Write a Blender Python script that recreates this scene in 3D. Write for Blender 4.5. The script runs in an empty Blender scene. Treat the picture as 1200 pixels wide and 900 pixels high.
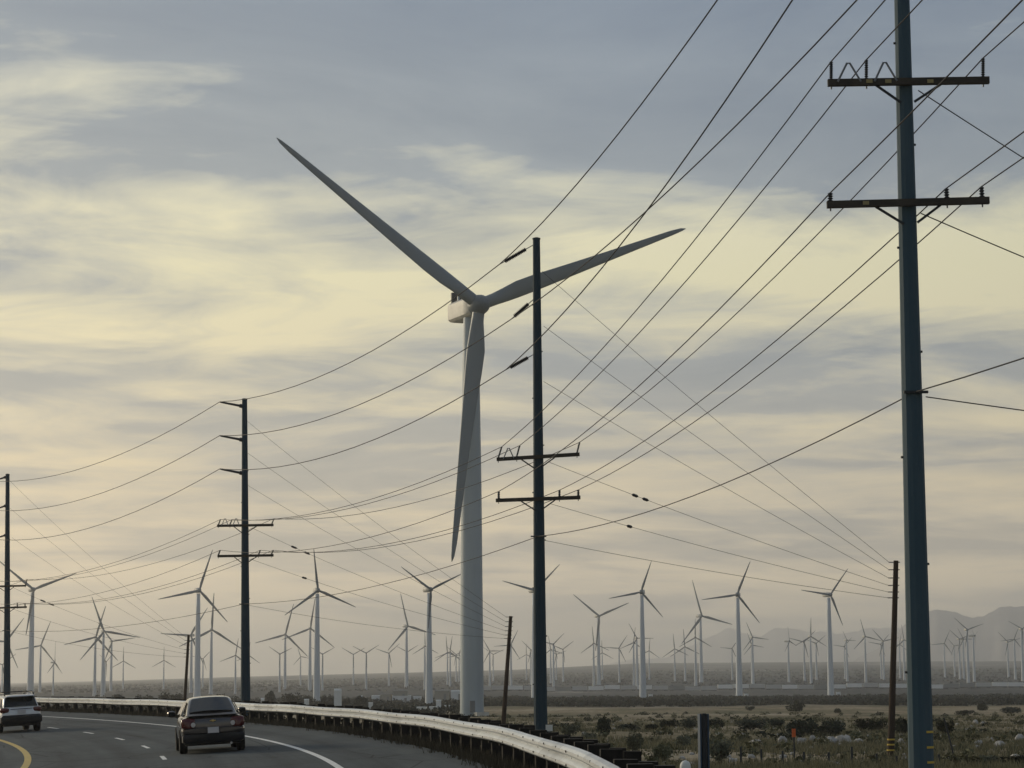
import bpy, math, random
import numpy as np
from mathutils import Vector, Matrix

random.seed(7)
rng = np.random.default_rng(7)
R = math.radians
scene = bpy.context.scene
col = scene.collection

# ------------------------------------------------------------------ camera
CAM = Vector((0.0, 0.0, 1.70))
FPX = 2600.0                       # focal length in pixels of the 1200 px wide photograph
PITCH = math.atan(346.0 / FPX)
ROLL = R(0.30)
cam_data = bpy.data.cameras.new('camera')
cam_data.sensor_width = 36.0
cam_data.lens = 36.0 * FPX / 1200.0
cam_data.clip_start = 0.2
cam_data.clip_end = 30000.0
cam = bpy.data.objects.new('camera', cam_data)
col.objects.link(cam)
CAMROT = Matrix.Rotation(R(90) + PITCH, 3, 'X') @ Matrix.Rotation(-ROLL, 3, 'Z')
cam.matrix_world = Matrix.Translation(CAM) @ CAMROT.to_4x4()
scene.camera = cam

# ------------------------------------------------------------------ world and sun
SUN_AZ = R(-52)        # left of the viewing direction (+Y)
SUN_EL = R(15)
SUN_DIR = Vector((math.sin(SUN_AZ) * math.cos(SUN_EL), math.cos(SUN_AZ) * math.cos(SUN_EL), math.sin(SUN_EL)))

world = bpy.data.worlds.new('World')
scene.world = world
world.use_nodes = True
wt = world.node_tree
wt.nodes.clear()


def N(tree, typ, **kw):
    n = tree.nodes.new(typ)
    for k, v in kw.items():
        if k == 'inp':
            for kk, vv in v.items():
                n.inputs[kk].default_value = vv
        else:
            setattr(n, k, v)
    return n


def L(tree, a, b):
    tree.links.new(a, b)


def math_node(tree, op, a, b=None, c=None, clamp=False):
    n = tree.nodes.new('ShaderNodeMath')
    n.operation = op
    n.use_clamp = clamp
    for i, v in enumerate((a, b, c)):
        if v is None:
            continue
        if isinstance(v, (int, float)):
            n.inputs[i].default_value = v
        else:
            tree.links.new(v, n.inputs[i])
    return n.outputs[0]


def ramp(tree, fac, stops, interp='LINEAR'):
    n = tree.nodes.new('ShaderNodeValToRGB')
    n.color_ramp.interpolation = interp
    el = n.color_ramp.elements
    el[0].position, el[0].color = stops[0][0], tuple(stops[0][1]) + (1,)
    el[1].position, el[1].color = stops[1][0], tuple(stops[1][1]) + (1,)
    for p, c in stops[2:]:
        e = el.new(p)
        e.color = tuple(c) + (1,)
    tree.links.new(fac, n.inputs[0])
    return n.outputs[0]


def mixc(tree, fac, a, b, blend='MIX'):
    n = tree.nodes.new('ShaderNodeMix')
    n.data_type = 'RGBA'
    n.blend_type = blend
    for sock, v in ((n.inputs[0], fac), (n.inputs[6], a), (n.inputs[7], b)):
        if isinstance(v, (int, float)):
            sock.default_value = v
        elif isinstance(v, tuple):
            sock.default_value = v + (1,) if len(v) == 3 else v
        else:
            tree.links.new(v, sock)
    return n.outputs[2]


tc = N(wt, 'ShaderNodeTexCoord')
sep = N(wt, 'ShaderNodeSeparateXYZ')
L(wt, tc.outputs['Generated'], sep.inputs[0])
zup = math_node(wt, 'MAXIMUM', sep.outputs[2], 0.0)
den = math_node(wt, 'ADD', zup, 0.10)
cx = math_node(wt, 'DIVIDE', sep.outputs[0], den)
cy = math_node(wt, 'DIVIDE', sep.outputs[1], den)
comb = N(wt, 'ShaderNodeCombineXYZ')
L(wt, cx, comb.inputs[0]); L(wt, cy, comb.inputs[1])
comb.inputs[2].default_value = 3.7


def cloud_noise(sx_, sy_, detail, rough, dist, off):
    mp = N(wt, 'ShaderNodeMapping')
    mp.inputs['Location'].default_value = off
    mp.inputs['Scale'].default_value = (sx_, sy_, 1.0)
    mp.inputs['Rotation'].default_value = (0, 0, R(-6))
    L(wt, comb.outputs[0], mp.inputs[0])
    n = N(wt, 'ShaderNodeTexNoise', inp={'Scale': 1.0, 'Detail': detail, 'Roughness': rough, 'Distortion': dist})
    L(wt, mp.outputs[0], n.inputs['Vector'])
    return n.outputs[0]


n1 = cloud_noise(0.55, 1.05, 3.5, 0.50, 0.45, (5.2, 2.1, 0))     # the big cloud banks
n2 = cloud_noise(1.5, 1.9, 9.0, 0.60, 1.1, (4.1, 7.7, 2))        # streaks and ripples
n3 = cloud_noise(3.2, 4.4, 8.0, 0.62, 1.2, (2.7, 1.1, 6))        # small puffs and torn edges
fine_ = math_node(wt, 'MULTIPLY_ADD', n3, 0.26, math_node(wt, 'MULTIPLY', n2, 0.40))
thick = math_node(wt, 'ADD', fine_, math_node(wt, 'MULTIPLY', n1, 0.95))
sd = N(wt, 'ShaderNodeVectorMath', operation='DOT_PRODUCT')
L(wt, tc.outputs['Generated'], sd.inputs[0])
sd.inputs[1].default_value = SUN_DIR
toward = math_node(wt, 'MULTIPLY_ADD', sd.outputs['Value'], 0.5, 0.5, clamp=True)
glow = math_node(wt, 'POWER', toward, 6.0)
# the cloud sheet is thin low down and towards the sun, thick overhead
bias = ramp(wt, zup, [(0.0, (0.50,) * 3), (0.10, (0.50,) * 3), (0.18, (0.53,) * 3), (0.22, (0.36,) * 3), (0.27, (0.10,) * 3), (0.6, (0.08,) * 3)])
lit = math_node(wt, 'ADD', math_node(wt, 'MULTIPLY_ADD', glow, 0.13, bias), math_node(wt, 'MULTIPLY', math_node(wt, 'SUBTRACT', thick, 0.818), 5.4))
litf = math_node(wt, 'MULTIPLY', lit, 1.0, clamp=True)
shade_col = ramp(wt, zup, [(0.0, (0.72, 0.62, 0.48)), (0.06, (0.50, 0.45, 0.37)), (0.14, (0.315, 0.33, 0.335)), (0.22, (0.255, 0.29, 0.325)), (0.30, (0.172, 0.218, 0.288)), (0.8, (0.17, 0.21, 0.28))])
lit_col = ramp(wt, zup, [(0.0, (1.0, 0.83, 0.56)), (0.05, (0.92, 0.755, 0.50)), (0.09, (0.73, 0.61, 0.40)), (0.18, (0.71, 0.655, 0.42)), (0.3, (0.66, 0.65, 0.52)), (0.8, (0.42, 0.43, 0.42))])
shade_var = ramp(wt, math_node(wt, 'MULTIPLY_ADD', n2, 0.6, math_node(wt, 'MULTIPLY', n1, 0.4)), [(0.32, (0.70, 0.74, 0.80)), (0.66, (1.30, 1.25, 1.15))])
shade_col = mixc(wt, 1.0, shade_col, shade_var, 'MULTIPLY')
cloud = mixc(wt, litf, shade_col, lit_col)
dim = ramp(wt, toward, [(0.0, (0.50, 0.54, 0.62)), (0.55, (0.62, 0.65, 0.70)), (0.80, (0.97, 0.97, 0.97)), (1.0, (1.12, 1.06, 0.95))])
cloud = mixc(wt, 1.0, cloud, dim, 'MULTIPLY')
sky = N(wt, 'ShaderNodeTexSky', sky_type='NISHITA')
sky.sun_disc = False
sky.sun_elevation = SUN_EL
sky.sun_rotation = SUN_AZ
sky.air_density = 1.2
sky.dust_density = 3.0
skys = mixc(wt, 1.0, sky.outputs[0], (0.10, 0.10, 0.10), 'MULTIPLY')
final = mixc(wt, 0.90, skys, cloud)
bg = N(wt, 'ShaderNodeBackground', inp={'Strength': 1.0})
L(wt, final, bg.inputs[0])
wo = N(wt, 'ShaderNodeOutputWorld')
L(wt, bg.outputs[0], wo.inputs[0])

sun_data = bpy.data.lights.new('sun', 'SUN')
sun_data.energy = 1.2
sun_data.angle = R(12)
sun_data.color = (1.0, 0.86, 0.62)
sun = bpy.data.objects.new('sun', sun_data)
col.objects.link(sun)
sun.rotation_euler = (-SUN_DIR).to_track_quat('-Z', 'Y').to_euler()
sun.location = (0, 0, 60)

scene.view_settings.view_transform = 'Standard'
scene.view_settings.look = 'None'
scene.view_settings.exposure = 0.36
scene.view_settings.gamma = 1.0
scene.view_settings.use_curve_mapping = False
scene.render.engine = 'CYCLES'
scene.cycles.use_denoising = True
scene.cycles.max_bounces = 5
scene.cycles.volume_bounces = 2
scene.cycles.volume_step_rate = 4
scene.cycles.sample_clamp_indirect = 4.0


# ------------------------------------------------------------------ helpers
def tag(o, label=None, cat=None, group=None, kind=None):
    if label: o['label'] = label
    if cat: o['category'] = cat
    if group: o['group'] = group
    if kind: o['kind'] = kind
    return o


def empty(name, loc=(0, 0, 0), rz=0.0, label=None, cat=None, group=None):
    o = bpy.data.objects.new(name, None)
    o.empty_display_size = 0.5
    col.objects.link(o)
    o.location = loc
    o.rotation_euler = (0, 0, rz)
    return tag(o, label, cat, group)


def link(name, mesh, parent=None, loc=(0, 0, 0), rot=(0, 0, 0), scl=(1, 1, 1)):
    o = bpy.data.objects.new(name, mesh)
    col.objects.link(o)
    o.parent = parent
    o.location, o.rotation_euler, o.scale = loc, rot, scl
    return o


def copy_tree(o, parent=None):
    c = o.copy()
    col.objects.link(c)
    c.parent = parent
    for ch in list(o.children):
        copy_tree(ch, c)
    return c


class MB:
    """collects shapes of one mesh"""
    def __init__(self):
        self.v, self.f, self.m = [], [], []

    def add(self, vs, fs, mi=0):
        b = len(self.v)
        self.v.extend([tuple(p) for p in vs])
        self.f.extend([tuple(b + i for i in f) for f in fs])
        self.m.extend([mi] * len(fs))

    def box(self, c, s, rz=0.0, mi=0, top=(1, 1), M=None):
        hx, hy, hz = s[0] / 2, s[1] / 2, s[2] / 2
        pts = []
        for z, tx, ty in ((-hz, 1, 1), (hz, top[0], top[1])):
            for x, y in ((-hx, -hy), (hx, -hy), (hx, hy), (-hx, hy)):
                pts.append(Vector((x * tx, y * ty, z)))
        m = Matrix.Rotation(rz, 3, 'Z') if M is None else M
        pts = [m @ p + Vector(c) for p in pts]
        self.add(pts, [(3, 2, 1, 0), (4, 5, 6, 7), (0, 1, 5, 4), (1, 2, 6, 5), (2, 3, 7, 6), (3, 0, 4, 7)], mi)

    def bar(self, a, b, w, h, mi=0, up=(0, 0, 1)):
        a, b = Vector(a), Vector(b)
        d = b - a
        ln = d.length
        d.normalize()
        u = Vector(up)
        side = d.cross(u)
        if side.length < 1e-4:
            side = d.cross(Vector((1, 0, 0)))
        side.normalize()
        u = side.cross(d)
        M = Matrix((side, d, u)).transposed()
        self.box((a + b) / 2, (w, ln, h), M=M, mi=mi)

    def rings(self, rings, cap=True, mi=0, closed=True):
        n = len(rings[0])
        vs = [p for r in rings for p in r]
        fs = []
        for i in range(len(rings) - 1):
            for j in range(n if closed else n - 1):
                k = (j + 1) % n
                fs.append((i * n + j, i * n + k, (i + 1) * n + k, (i + 1) * n + j))
        if cap:
            fs.append(tuple(reversed(range(n))))
            fs.append(tuple(range((len(rings) - 1) * n, len(rings) * n)))
        self.add(vs, fs, mi)

    def tube(self, pts, r, n=6, mi=0, cap=True):
        pts = [Vector(p) for p in pts]
        rr = r if isinstance(r, (list, tuple)) else [r] * len(pts)
        out = []
        prev = None
        for i, p in enumerate(pts):
            d = pts[min(i + 1, len(pts) - 1)] - pts[max(i - 1, 0)]
            d.normalize()
            if prev is None:
                a = d.orthogonal().normalized()
            else:
                a = (prev - d * prev.dot(d)).normalized()
            prev = a
            b = d.cross(a)
            out.append([p + a * (math.cos(2 * math.pi * k / n) * rr[i]) + b * (math.sin(2 * math.pi * k / n) * rr[i]) for k in range(n)])
        self.rings(out, cap, mi)

    def lathe(self, prof, c=(0, 0, 0), n=12, mi=0, cap=True, ax='Z'):
        out = []
        for r, z in prof:
            ring = []
            for k in range(n):
                a = 2 * math.pi * k / n
                p = (r * math.cos(a), r * math.sin(a), z)
                if ax == 'Y':
                    p = (p[0], p[2], -p[1])
                elif ax == 'X':
                    p = (p[2], p[0], p[1])
                ring.append(Vector(p) + Vector(c))
            out.append(ring)
        self.rings(out, cap, mi)

    def mesh(self, name, mats, smooth=False):
        me = bpy.data.meshes.new(name)
        me.from_pydata(self.v, [], self.f)
        if not isinstance(mats, (list, tuple)):
            mats = [mats]
        for m in mats:
            me.materials.append(m)
        if len(mats) > 1:
            me.polygons.foreach_set('material_index', self.m)
        if smooth:
            me.polygons.foreach_set('use_smooth', [True] * len(me.polygons))
        me.update()
        return me

    def build(self, name, mats, parent=None, smooth=False, **kw):
        return link(name, self.mesh(name, mats, smooth), parent, **kw)


def smooth_by_angle(o, deg=40):
    me = o.data
    me.polygons.foreach_set('use_smooth', [True] * len(me.polygons))
    try:
        me.set_sharp_from_angle(angle=R(deg))
    except Exception:
        pass
    return o


def ray(px, py):
    d = CAMROT @ Vector(((px - 600.0) / FPX, (450.0 - py) / FPX, -1.0))
    return d


def at(px, py, Y):
    """the point seen at photograph pixel (px, py) that stands Y metres ahead"""
    d = ray(px, py)
    return CAM + d * (Y / d.y)


# ------------------------------------------------------------------ materials
def principled(name, color, rough=0.7, metal=0.0, spec=0.4, noise=None, bump=None, alpha=None, coat=0.0):
    """noise = (scale, second colour, detail, lo, hi, stretch); bump = (scale, strength)"""
    m = bpy.data.materials.new(name)
    m.use_nodes = True
    t = m.node_tree
    b = t.nodes['Principled BSDF']
    b.inputs['Base Color'].default_value = tuple(color) + (1,)
    b.inputs['Roughness'].default_value = rough
    b.inputs['Metallic'].default_value = metal
    b.inputs['Specular IOR Level'].default_value = spec
    b.inputs['Coat Weight'].default_value = coat
    if noise or bump:
        c = N(t, 'ShaderNodeTexCoord')
    if noise:
        sc, c2, det, lo, hi, st = noise
        mp = N(t, 'ShaderNodeMapping')
        mp.inputs['Scale'].default_value = st
        L(t, c.outputs['Object'], mp.inputs[0])
        nz = N(t, 'ShaderNodeTexNoise', inp={'Scale': sc, 'Detail': det, 'Roughness': 0.6})
        L(t, mp.outputs[0], nz.inputs['Vector'])
        o = ramp(t, nz.outputs[0], [(lo, color), (hi, c2)])
        L(t, o, b.inputs['Base Color'])
    if bump:
        nz = N(t, 'ShaderNodeTexNoise', inp={'Scale': bump[0], 'Detail': 4.0})
        L(t, c.outputs['Object'], nz.inputs['Vector'])
        bp = N(t, 'ShaderNodeBump', inp={'Strength': bump[1], 'Distance': 0.05})
        L(t, nz.outputs[0], bp.inputs['Height'])
        L(t, bp.outputs[0], b.inputs['Normal'])
    return m


M = {}
M['asphalt'] = principled('asphalt', (0.053, 0.063, 0.068), 0.85, noise=(0.35, (0.078, 0.090, 0.095), 8.0, 0.35, 0.68, (1, 0.25, 1)), bump=(40, 0.3), spec=0.25)
M['paint_white'] = principled('paint_white', (0.80, 0.79, 0.75), 0.7, noise=(3.0, (0.50, 0.50, 0.47), 6.0, 0.5, 0.75, (1, 1, 1)))
M['paint_yellow'] = principled('paint_yellow', (0.60, 0.44, 0.13), 0.7, noise=(3.0, (0.42, 0.32, 0.12), 6.0, 0.45, 0.75, (1, 1, 1)))
M['tar'] = principled('tar', (0.02, 0.02, 0.02), 0.5)
M['steel_rail'] = principled('steel_rail', (0.66, 0.685, 0.70), 0.42, 0.35, noise=(1.6, (0.55, 0.57, 0.58), 6.0, 0.40, 0.75, (1, 1, 3)))
M['steel_rail_dull'] = principled('steel_rail_dull', (0.58, 0.60, 0.615), 0.44, 0.35, noise=(1.3, (0.46, 0.475, 0.485), 6.0, 0.42, 0.72, (1, 1, 3)))
M['steel_rail_new'] = principled('steel_rail_new', (0.74, 0.765, 0.78), 0.38, 0.35, noise=(1.9, (0.62, 0.64, 0.65), 6.0, 0.40, 0.75, (1, 1, 3)))
M['timber'] = principled('timber', (0.013, 0.011, 0.009), 0.9, noise=(6.0, (0.024, 0.02, 0.016), 4.0, 0.4, 0.7, (1, 1, .2)))
M['bolt'] = principled('bolt', (0.03, 0.03, 0.03), 0.6, 0.3)
M['steel_pole'] = principled('steel_pole', (0.026, 0.052, 0.074), 0.7, 0.0, spec=0.18, noise=(3.0, (0.042, 0.068, 0.088), 8.0, 0.42, 0.72, (1, 1, .08)), bump=(30, 0.06))
M['steel_pole_near'] = principled('steel_pole_near', (0.050, 0.092, 0.122), 0.65, 0.0, spec=0.2, noise=(3.0, (0.075, 0.115, 0.142), 8.0, 0.42, 0.72, (1, 1, .08)))
M['arm_wood'] = principled('arm_wood', (0.045, 0.040, 0.034), 0.85, noise=(5.0, (0.075, 0.065, 0.05), 4.0, 0.4, 0.7, (.3, 1, 1)))
M['arm_tag'] = principled('arm_tag', (0.35, 0.29, 0.14), 0.7)
M['galv'] = principled('galv', (0.20, 0.21, 0.22), 0.5, 0.4)
M['porcelain'] = principled('porcelain', (0.055, 0.060, 0.065), 0.35)
M['polymer'] = principled('polymer', (0.035, 0.035, 0.04), 0.5)
M['wire'] = principled('wire', (0.035, 0.034, 0.036), 0.7)
M['guy'] = principled('guy', (0.085, 0.082, 0.080), 0.7)
M['wood_pole'] = principled('wood_pole', (0.070, 0.050, 0.036), 0.9, noise=(4.0, (0.035, 0.026, 0.02), 6.0, 0.35, 0.7, (1, 1, .08)), bump=(20, 0.3))
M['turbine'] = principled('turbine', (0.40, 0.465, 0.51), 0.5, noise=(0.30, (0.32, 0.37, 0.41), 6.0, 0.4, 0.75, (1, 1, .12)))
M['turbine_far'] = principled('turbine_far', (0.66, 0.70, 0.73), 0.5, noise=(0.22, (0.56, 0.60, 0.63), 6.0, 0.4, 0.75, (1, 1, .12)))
M['blade_big'] = principled('blade_big', (0.215, 0.255, 0.285), 0.45, noise=(3.0, (0.165, 0.20, 0.225), 5.0, 0.4, 0.75, (1, 1, .4)))  # white blades of the giant turbine, shaded look put into the grey
M['blade'] = principled('blade', (0.155, 0.187, 0.212), 0.45, noise=(3.0, (0.120, 0.148, 0.17), 5.0, 0.4, 0.75, (1, 1, .4)))  # white blades and hubs; their dark silhouette is put into this colour
M['nacelle'] = principled('nacelle', (0.66, 0.64, 0.58), 0.5, noise=(0.5, (0.52, 0.50, 0.45), 5.0, 0.4, 0.75, (1, 1, 1)))
M['dark_trim'] = principled('dark_trim', (0.03, 0.035, 0.04), 0.6)
M['yellow_mark'] = principled('yellow_mark', (0.62, 0.44, 0.07), 0.6)
M['orange'] = principled('orange', (0.62, 0.13, 0.035), 0.6)
M['post_blue'] = principled('post_blue', (0.045, 0.075, 0.12), 0.5, 0.3)
M['white_plate'] = principled('white_plate', (0.75, 0.75, 0.70), 0.6)
M['rock'] = principled('rock', (0.48, 0.46, 0.43), 0.9, noise=(1.5, (0.28, 0.27, 0.25), 6.0, 0.35, 0.7, (1, 1, 1)), bump=(6, 0.5))


def leaf_mat(name, a, b):
    m = bpy.data.materials.new(name)
    m.use_nodes = True
    t = m.node_tree
    bs = t.nodes['Principled BSDF']
    g = N(t, 'ShaderNodeNewGeometry')
    c = ramp(t, g.outputs['Random Per Island'], [(0.0, a), (1.0, b)])
    L(t, c, bs.inputs['Base Color'])
    bs.inputs['Roughness'].default_value = 0.75
    bs.inputs['Specular IOR Level'].default_value = 0.2
    return m


M['leaf_dark'] = leaf_mat('leaf_dark', (0.018, 0.024, 0.016), (0.050, 0.058, 0.036))
M['leaf_grey'] = leaf_mat('leaf_grey', (0.065, 0.075, 0.050), (0.15, 0.155, 0.105))
M['leaf_olive'] = leaf_mat('leaf_olive', (0.055, 0.060, 0.030), (0.14, 0.14, 0.075))
M['grass'] = leaf_mat('grass', (0.14, 0.125, 0.068), (0.36, 0.32, 0.19))
M['grass_green'] = leaf_mat('grass_green', (0.07, 0.075, 0.045), (0.17, 0.17, 0.11))
M['leaf_far'] = leaf_mat('leaf_far', (0.024, 0.032, 0.034), (0.048, 0.056, 0.056))
M['leaf_belt'] = leaf_mat('leaf_belt', (0.012, 0.018, 0.014), (0.032, 0.040, 0.028))
M['leaf_verge'] = leaf_mat('leaf_verge', (0.022, 0.018, 0.012), (0.060, 0.050, 0.034))
M['weed'] = leaf_mat('weed', (0.045, 0.038, 0.024), (0.13, 0.11, 0.075))
M['bark'] = principled('bark', (0.06, 0.048, 0.036), 0.9)

# ------------------------------------------------------------------ road line (plan) and terrain
DS = 1.0
S_MIN, S_MAX = -40.0, 300.0
ss = np.arange(S_MIN, S_MAX + DS, DS)


def heading_of(s):
    return R(2.0) + np.maximum(0.0, s - 25.0) / 245.0


_px, _py = [0.0], [0.0]
for a, b in zip(ss[:-1], ss[1:]):
    h = heading_of((a + b) / 2)
    _px.append(_px[-1] - math.sin(h) * DS)
    _py.append(_py[-1] + math.cos(h) * DS)
_px, _py = np.array(_px), np.array(_py)
i0 = int(round(-S_MIN))
_py = _py - _py[i0]
_px = _px - np.interp(29.4, _py, _px) + 0.9          # the rail passes (0.9, 29.4)
BANK = 0.055


def road_z(o):
    return BANK * o if o < 0 else 0.0


def road_pt(s, o, dz=0.0):
    """s along the guardrail, o metres to its right"""
    x, y = np.interp(s, ss, _px), np.interp(s, ss, _py)
    h = heading_of(s)
    return Vector((x + math.cos(h) * o, y + math.sin(h) * o, road_z(o) + dz))


def s_at_y(Y, o=0.0):
    lo, hi = -30.0, 290.0
    for _ in range(40):
        mid = (lo + hi) / 2
        if road_pt(mid, o).y < Y: lo = mid
        else: hi = mid
    return lo


RT = np.array([0, 60, 90, 150, 250, 435, 800, 1057, 1640, 1800, 2000, 2300, 3000, 3800, 6000, 9500, 14000.])
ZT = np.array([-2.9, -2.9, -3.2, -3.9, -5.0, -6.9, -8.8, -9.7, -9.3, -5.4, -2.6, 0.0, 7.0, 15.0, 41.0, 62.0, 62.0])


def base_height(x, y):
    r = np.hypot(x, y)
    z = np.interp(r, RT, ZT)
    azpx = 600 + 2600 * x / np.maximum(np.abs(y), 1e-3)
    k = np.interp(azpx, [-200, 0, 300, 600, 750, 1300], [-0.02, 0.0, 0.38, 0.68, 1.0, 1.0])
    z = np.where(r > 1640, -9.3 + (z + 9.3) * k, z)
    return z + CAM.z


def lateral(x, y):
    d2 = (x[:, None] - _px[None, :]) ** 2 + (y[:, None] - _py[None, :]) ** 2
    i = np.argmin(d2, axis=1)
    h = heading_of(ss[i])
    return (x - _px[i]) * np.cos(h) + (y - _py[i]) * np.sin(h)


def small_relief(x, y):
    return (np.sin(x * 0.31 + 1.3 * np.sin(y * 0.17)) * np.sin(y * 0.23 + np.sin(x * 0.13)) * 0.13
            + np.sin(x * 0.071 + 2.0) * np.sin(y * 0.043 + 0.7 * np.sin(x * 0.05)) * 0.30)


def terrain(x, y):
    x, y = np.atleast_1d(np.asarray(x, float)), np.atleast_1d(np.asarray(y, float))
    z = base_height(x, y)
    r = np.hypot(x, y)
    z = z + small_relief(x, y) * np.clip((r - 50) / 60, 0, 1) * np.clip(r / 500, 0.6, 3.0) * np.clip((9000 - r) / 8000, 0, 1)
    near = r < 420
    if near.any():
        o = np.zeros_like(x)
        idx = np.nonzero(near)[0]
        for c in range(0, len(idx), 4000):
            k = idx[c:c + 4000]
            o[k] = lateral(x[k], y[k])
        bed = np.where(o < 0, BANK * np.maximum(o, -16.0), 0.0) - 0.10
        bed = np.where(o < -13.2, bed - 0.25, bed)
        tr = np.clip((o - 1.1) / 7.0, 0, 1)          # bank to the right
        tl = np.clip((-o - 20.0) / 40.0, 0, 1)       # far verge on the left
        t = np.maximum(tr, tl)
        t = t * t * (3 - 2 * t)
        fade = np.clip((420 - r) / 120.0, 0, 1)
        w = (1 - t) * fade
        z = np.where(near, z * (1 - w) + bed * w, z)
    return z


def ground(x, y):
    return float(terrain(x, y)[0])


def ground_hit(px, py, y0=40.0, y1=7000.0):
    """where the line of sight through a photograph pixel meets the ground"""
    d = ray(px, py)
    d = d / d.y
    ys = np.geomspace(y0, y1, 900)
    xs = CAM.x + d.x * ys
    zs = CAM.z + d.z * ys
    g = terrain(xs, ys)
    k = np.nonzero(zs <= g)[0]
    if len(k) == 0:
        Y = 3300.0
        X = CAM.x + d.x * Y
        return Vector((X, Y, ground(X, Y)))
    i = k[0]
    return Vector((xs[i], ys[i], g[i]))


def on_ground(px, Y):
    x = at(px, 800, Y).x
    return Vector((x, Y, ground(x, Y)))


# ground sheet
angs = np.concatenate([np.arange(-180, -32, 4.0), np.arange(-32, -16, 0.8), np.arange(-16, 16, 0.12), np.arange(16, 32, 0.8), np.arange(32, 180, 4.0)])
rads = [1.0]
while rads[-1] < 20000:
    rads.append(rads[-1] + max(0.5, rads[-1] * 0.0135))
rads = np.array(rads)
A, RR = np.meshgrid(np.radians(angs), rads)
gx, gy = (np.sin(A) * RR).ravel(), (np.cos(A) * RR).ravel()
gz = terrain(gx, gy)
na, nr = len(angs), len(rads)
gv = np.column_stack([gx, gy, gz])
ii, jj = np.meshgrid(np.arange(nr - 1), np.arange(na), indexing='ij')
jn = (jj + 1) % na
gf = np.column_stack([(ii * na + jj).ravel(), (ii * na + jn).ravel(), ((ii + 1) * na + jn).ravel(), ((ii + 1) * na + jj).ravel()])
me = bpy.data.meshes.new('ground')
cen = len(gv)
me.from_pydata(np.vstack([gv, [[0, 0, float(terrain(0.0, 0.0)[0])]]]).tolist(), [], gf.tolist() + [(cen, (j + 1) % na, j) for j in range(na)])
me.polygons.foreach_set('use_smooth', [True] * len(me.polygons))

m = bpy.data.materials.new('desert_soil')
m.use_nodes = True
t = m.node_tree
b = t.nodes['Principled BSDF']
b.inputs['Roughness'].default_value = 0.95
b.inputs['Specular IOR Level'].default_value = 0.1
c = N(t, 'ShaderNodeTexCoord')


def gnoise(scale, st, det=6.0, rough=0.6):
    mp = N(t, 'ShaderNodeMapping')
    mp.inputs['Scale'].default_value = st
    L(t, c.outputs['Object'], mp.inputs[0])
    nz = N(t, 'ShaderNodeTexNoise', inp={'Scale': scale, 'Detail': det, 'Roughness': rough})
    L(t, mp.outputs[0], nz.inputs['Vector'])
    return nz.outputs[0]


patch = gnoise(0.045, (0.55, 0.30, 1))
fine = gnoise(0.9, (1, 0.5, 1), 8.0, 0.7)
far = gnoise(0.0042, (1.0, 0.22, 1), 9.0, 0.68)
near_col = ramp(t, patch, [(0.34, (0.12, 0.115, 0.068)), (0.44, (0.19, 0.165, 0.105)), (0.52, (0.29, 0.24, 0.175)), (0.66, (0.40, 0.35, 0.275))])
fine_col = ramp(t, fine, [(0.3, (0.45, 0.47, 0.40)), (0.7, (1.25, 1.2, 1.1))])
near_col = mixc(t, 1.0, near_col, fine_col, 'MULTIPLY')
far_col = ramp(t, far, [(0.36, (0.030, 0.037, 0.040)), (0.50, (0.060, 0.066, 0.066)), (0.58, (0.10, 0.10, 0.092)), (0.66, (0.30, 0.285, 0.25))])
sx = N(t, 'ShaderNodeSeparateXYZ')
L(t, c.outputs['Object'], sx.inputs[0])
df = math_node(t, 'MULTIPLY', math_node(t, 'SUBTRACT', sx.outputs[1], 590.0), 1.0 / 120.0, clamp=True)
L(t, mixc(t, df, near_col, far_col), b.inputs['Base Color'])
bp = N(t, 'ShaderNodeBump', inp={'Strength': 0.5, 'Distance': 0.25})
L(t, fine, bp.inputs['Height'])
L(t, bp.outputs[0], b.inputs['Normal'])
me.materials.append(m)
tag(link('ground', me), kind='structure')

# road: one banked ribbon with painted lines
rs = np.arange(-38.0, 290.0, 1.0)


def ribbon(name, o0, o1, dz, mat, s_list=rs, parent=None, nseg=1):
    mb = MB()
    os_ = [o0 + (o1 - o0) * k / nseg for k in range(nseg + 1)]
    vs, fs = [], []
    for s in s_list:
        for o in os_:
            vs.append(road_pt(s, o, dz))
    w = nseg + 1
    for i in range(len(s_list) - 1):
        for k in range(nseg):
            fs.append((i * w + k, i * w + k + 1, (i + 1) * w + k + 1, (i + 1) * w + k))
    mb.add(vs, fs)
    ro = mb.build(name, mat, parent)
    if name == 'road':
        la = ro.data.attributes.new('road_pos', 'FLOAT_VECTOR', 'POINT')
        la.data.foreach_set('vector', [q for s in s_list for o in os_ for q in (o, s, 0.0)])
    return ro


am = M['asphalt']
at_ = am.node_tree
ab = at_.nodes['Principled BSDF']
base_link = ab.inputs['Base Color'].links[0].from_socket
att = N(at_, 'ShaderNodeAttribute', attribute_name='road_pos')
asx = N(at_, 'ShaderNodeSeparateXYZ')
L(at_, att.outputs['Vector'], asx.inputs[0])
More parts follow.
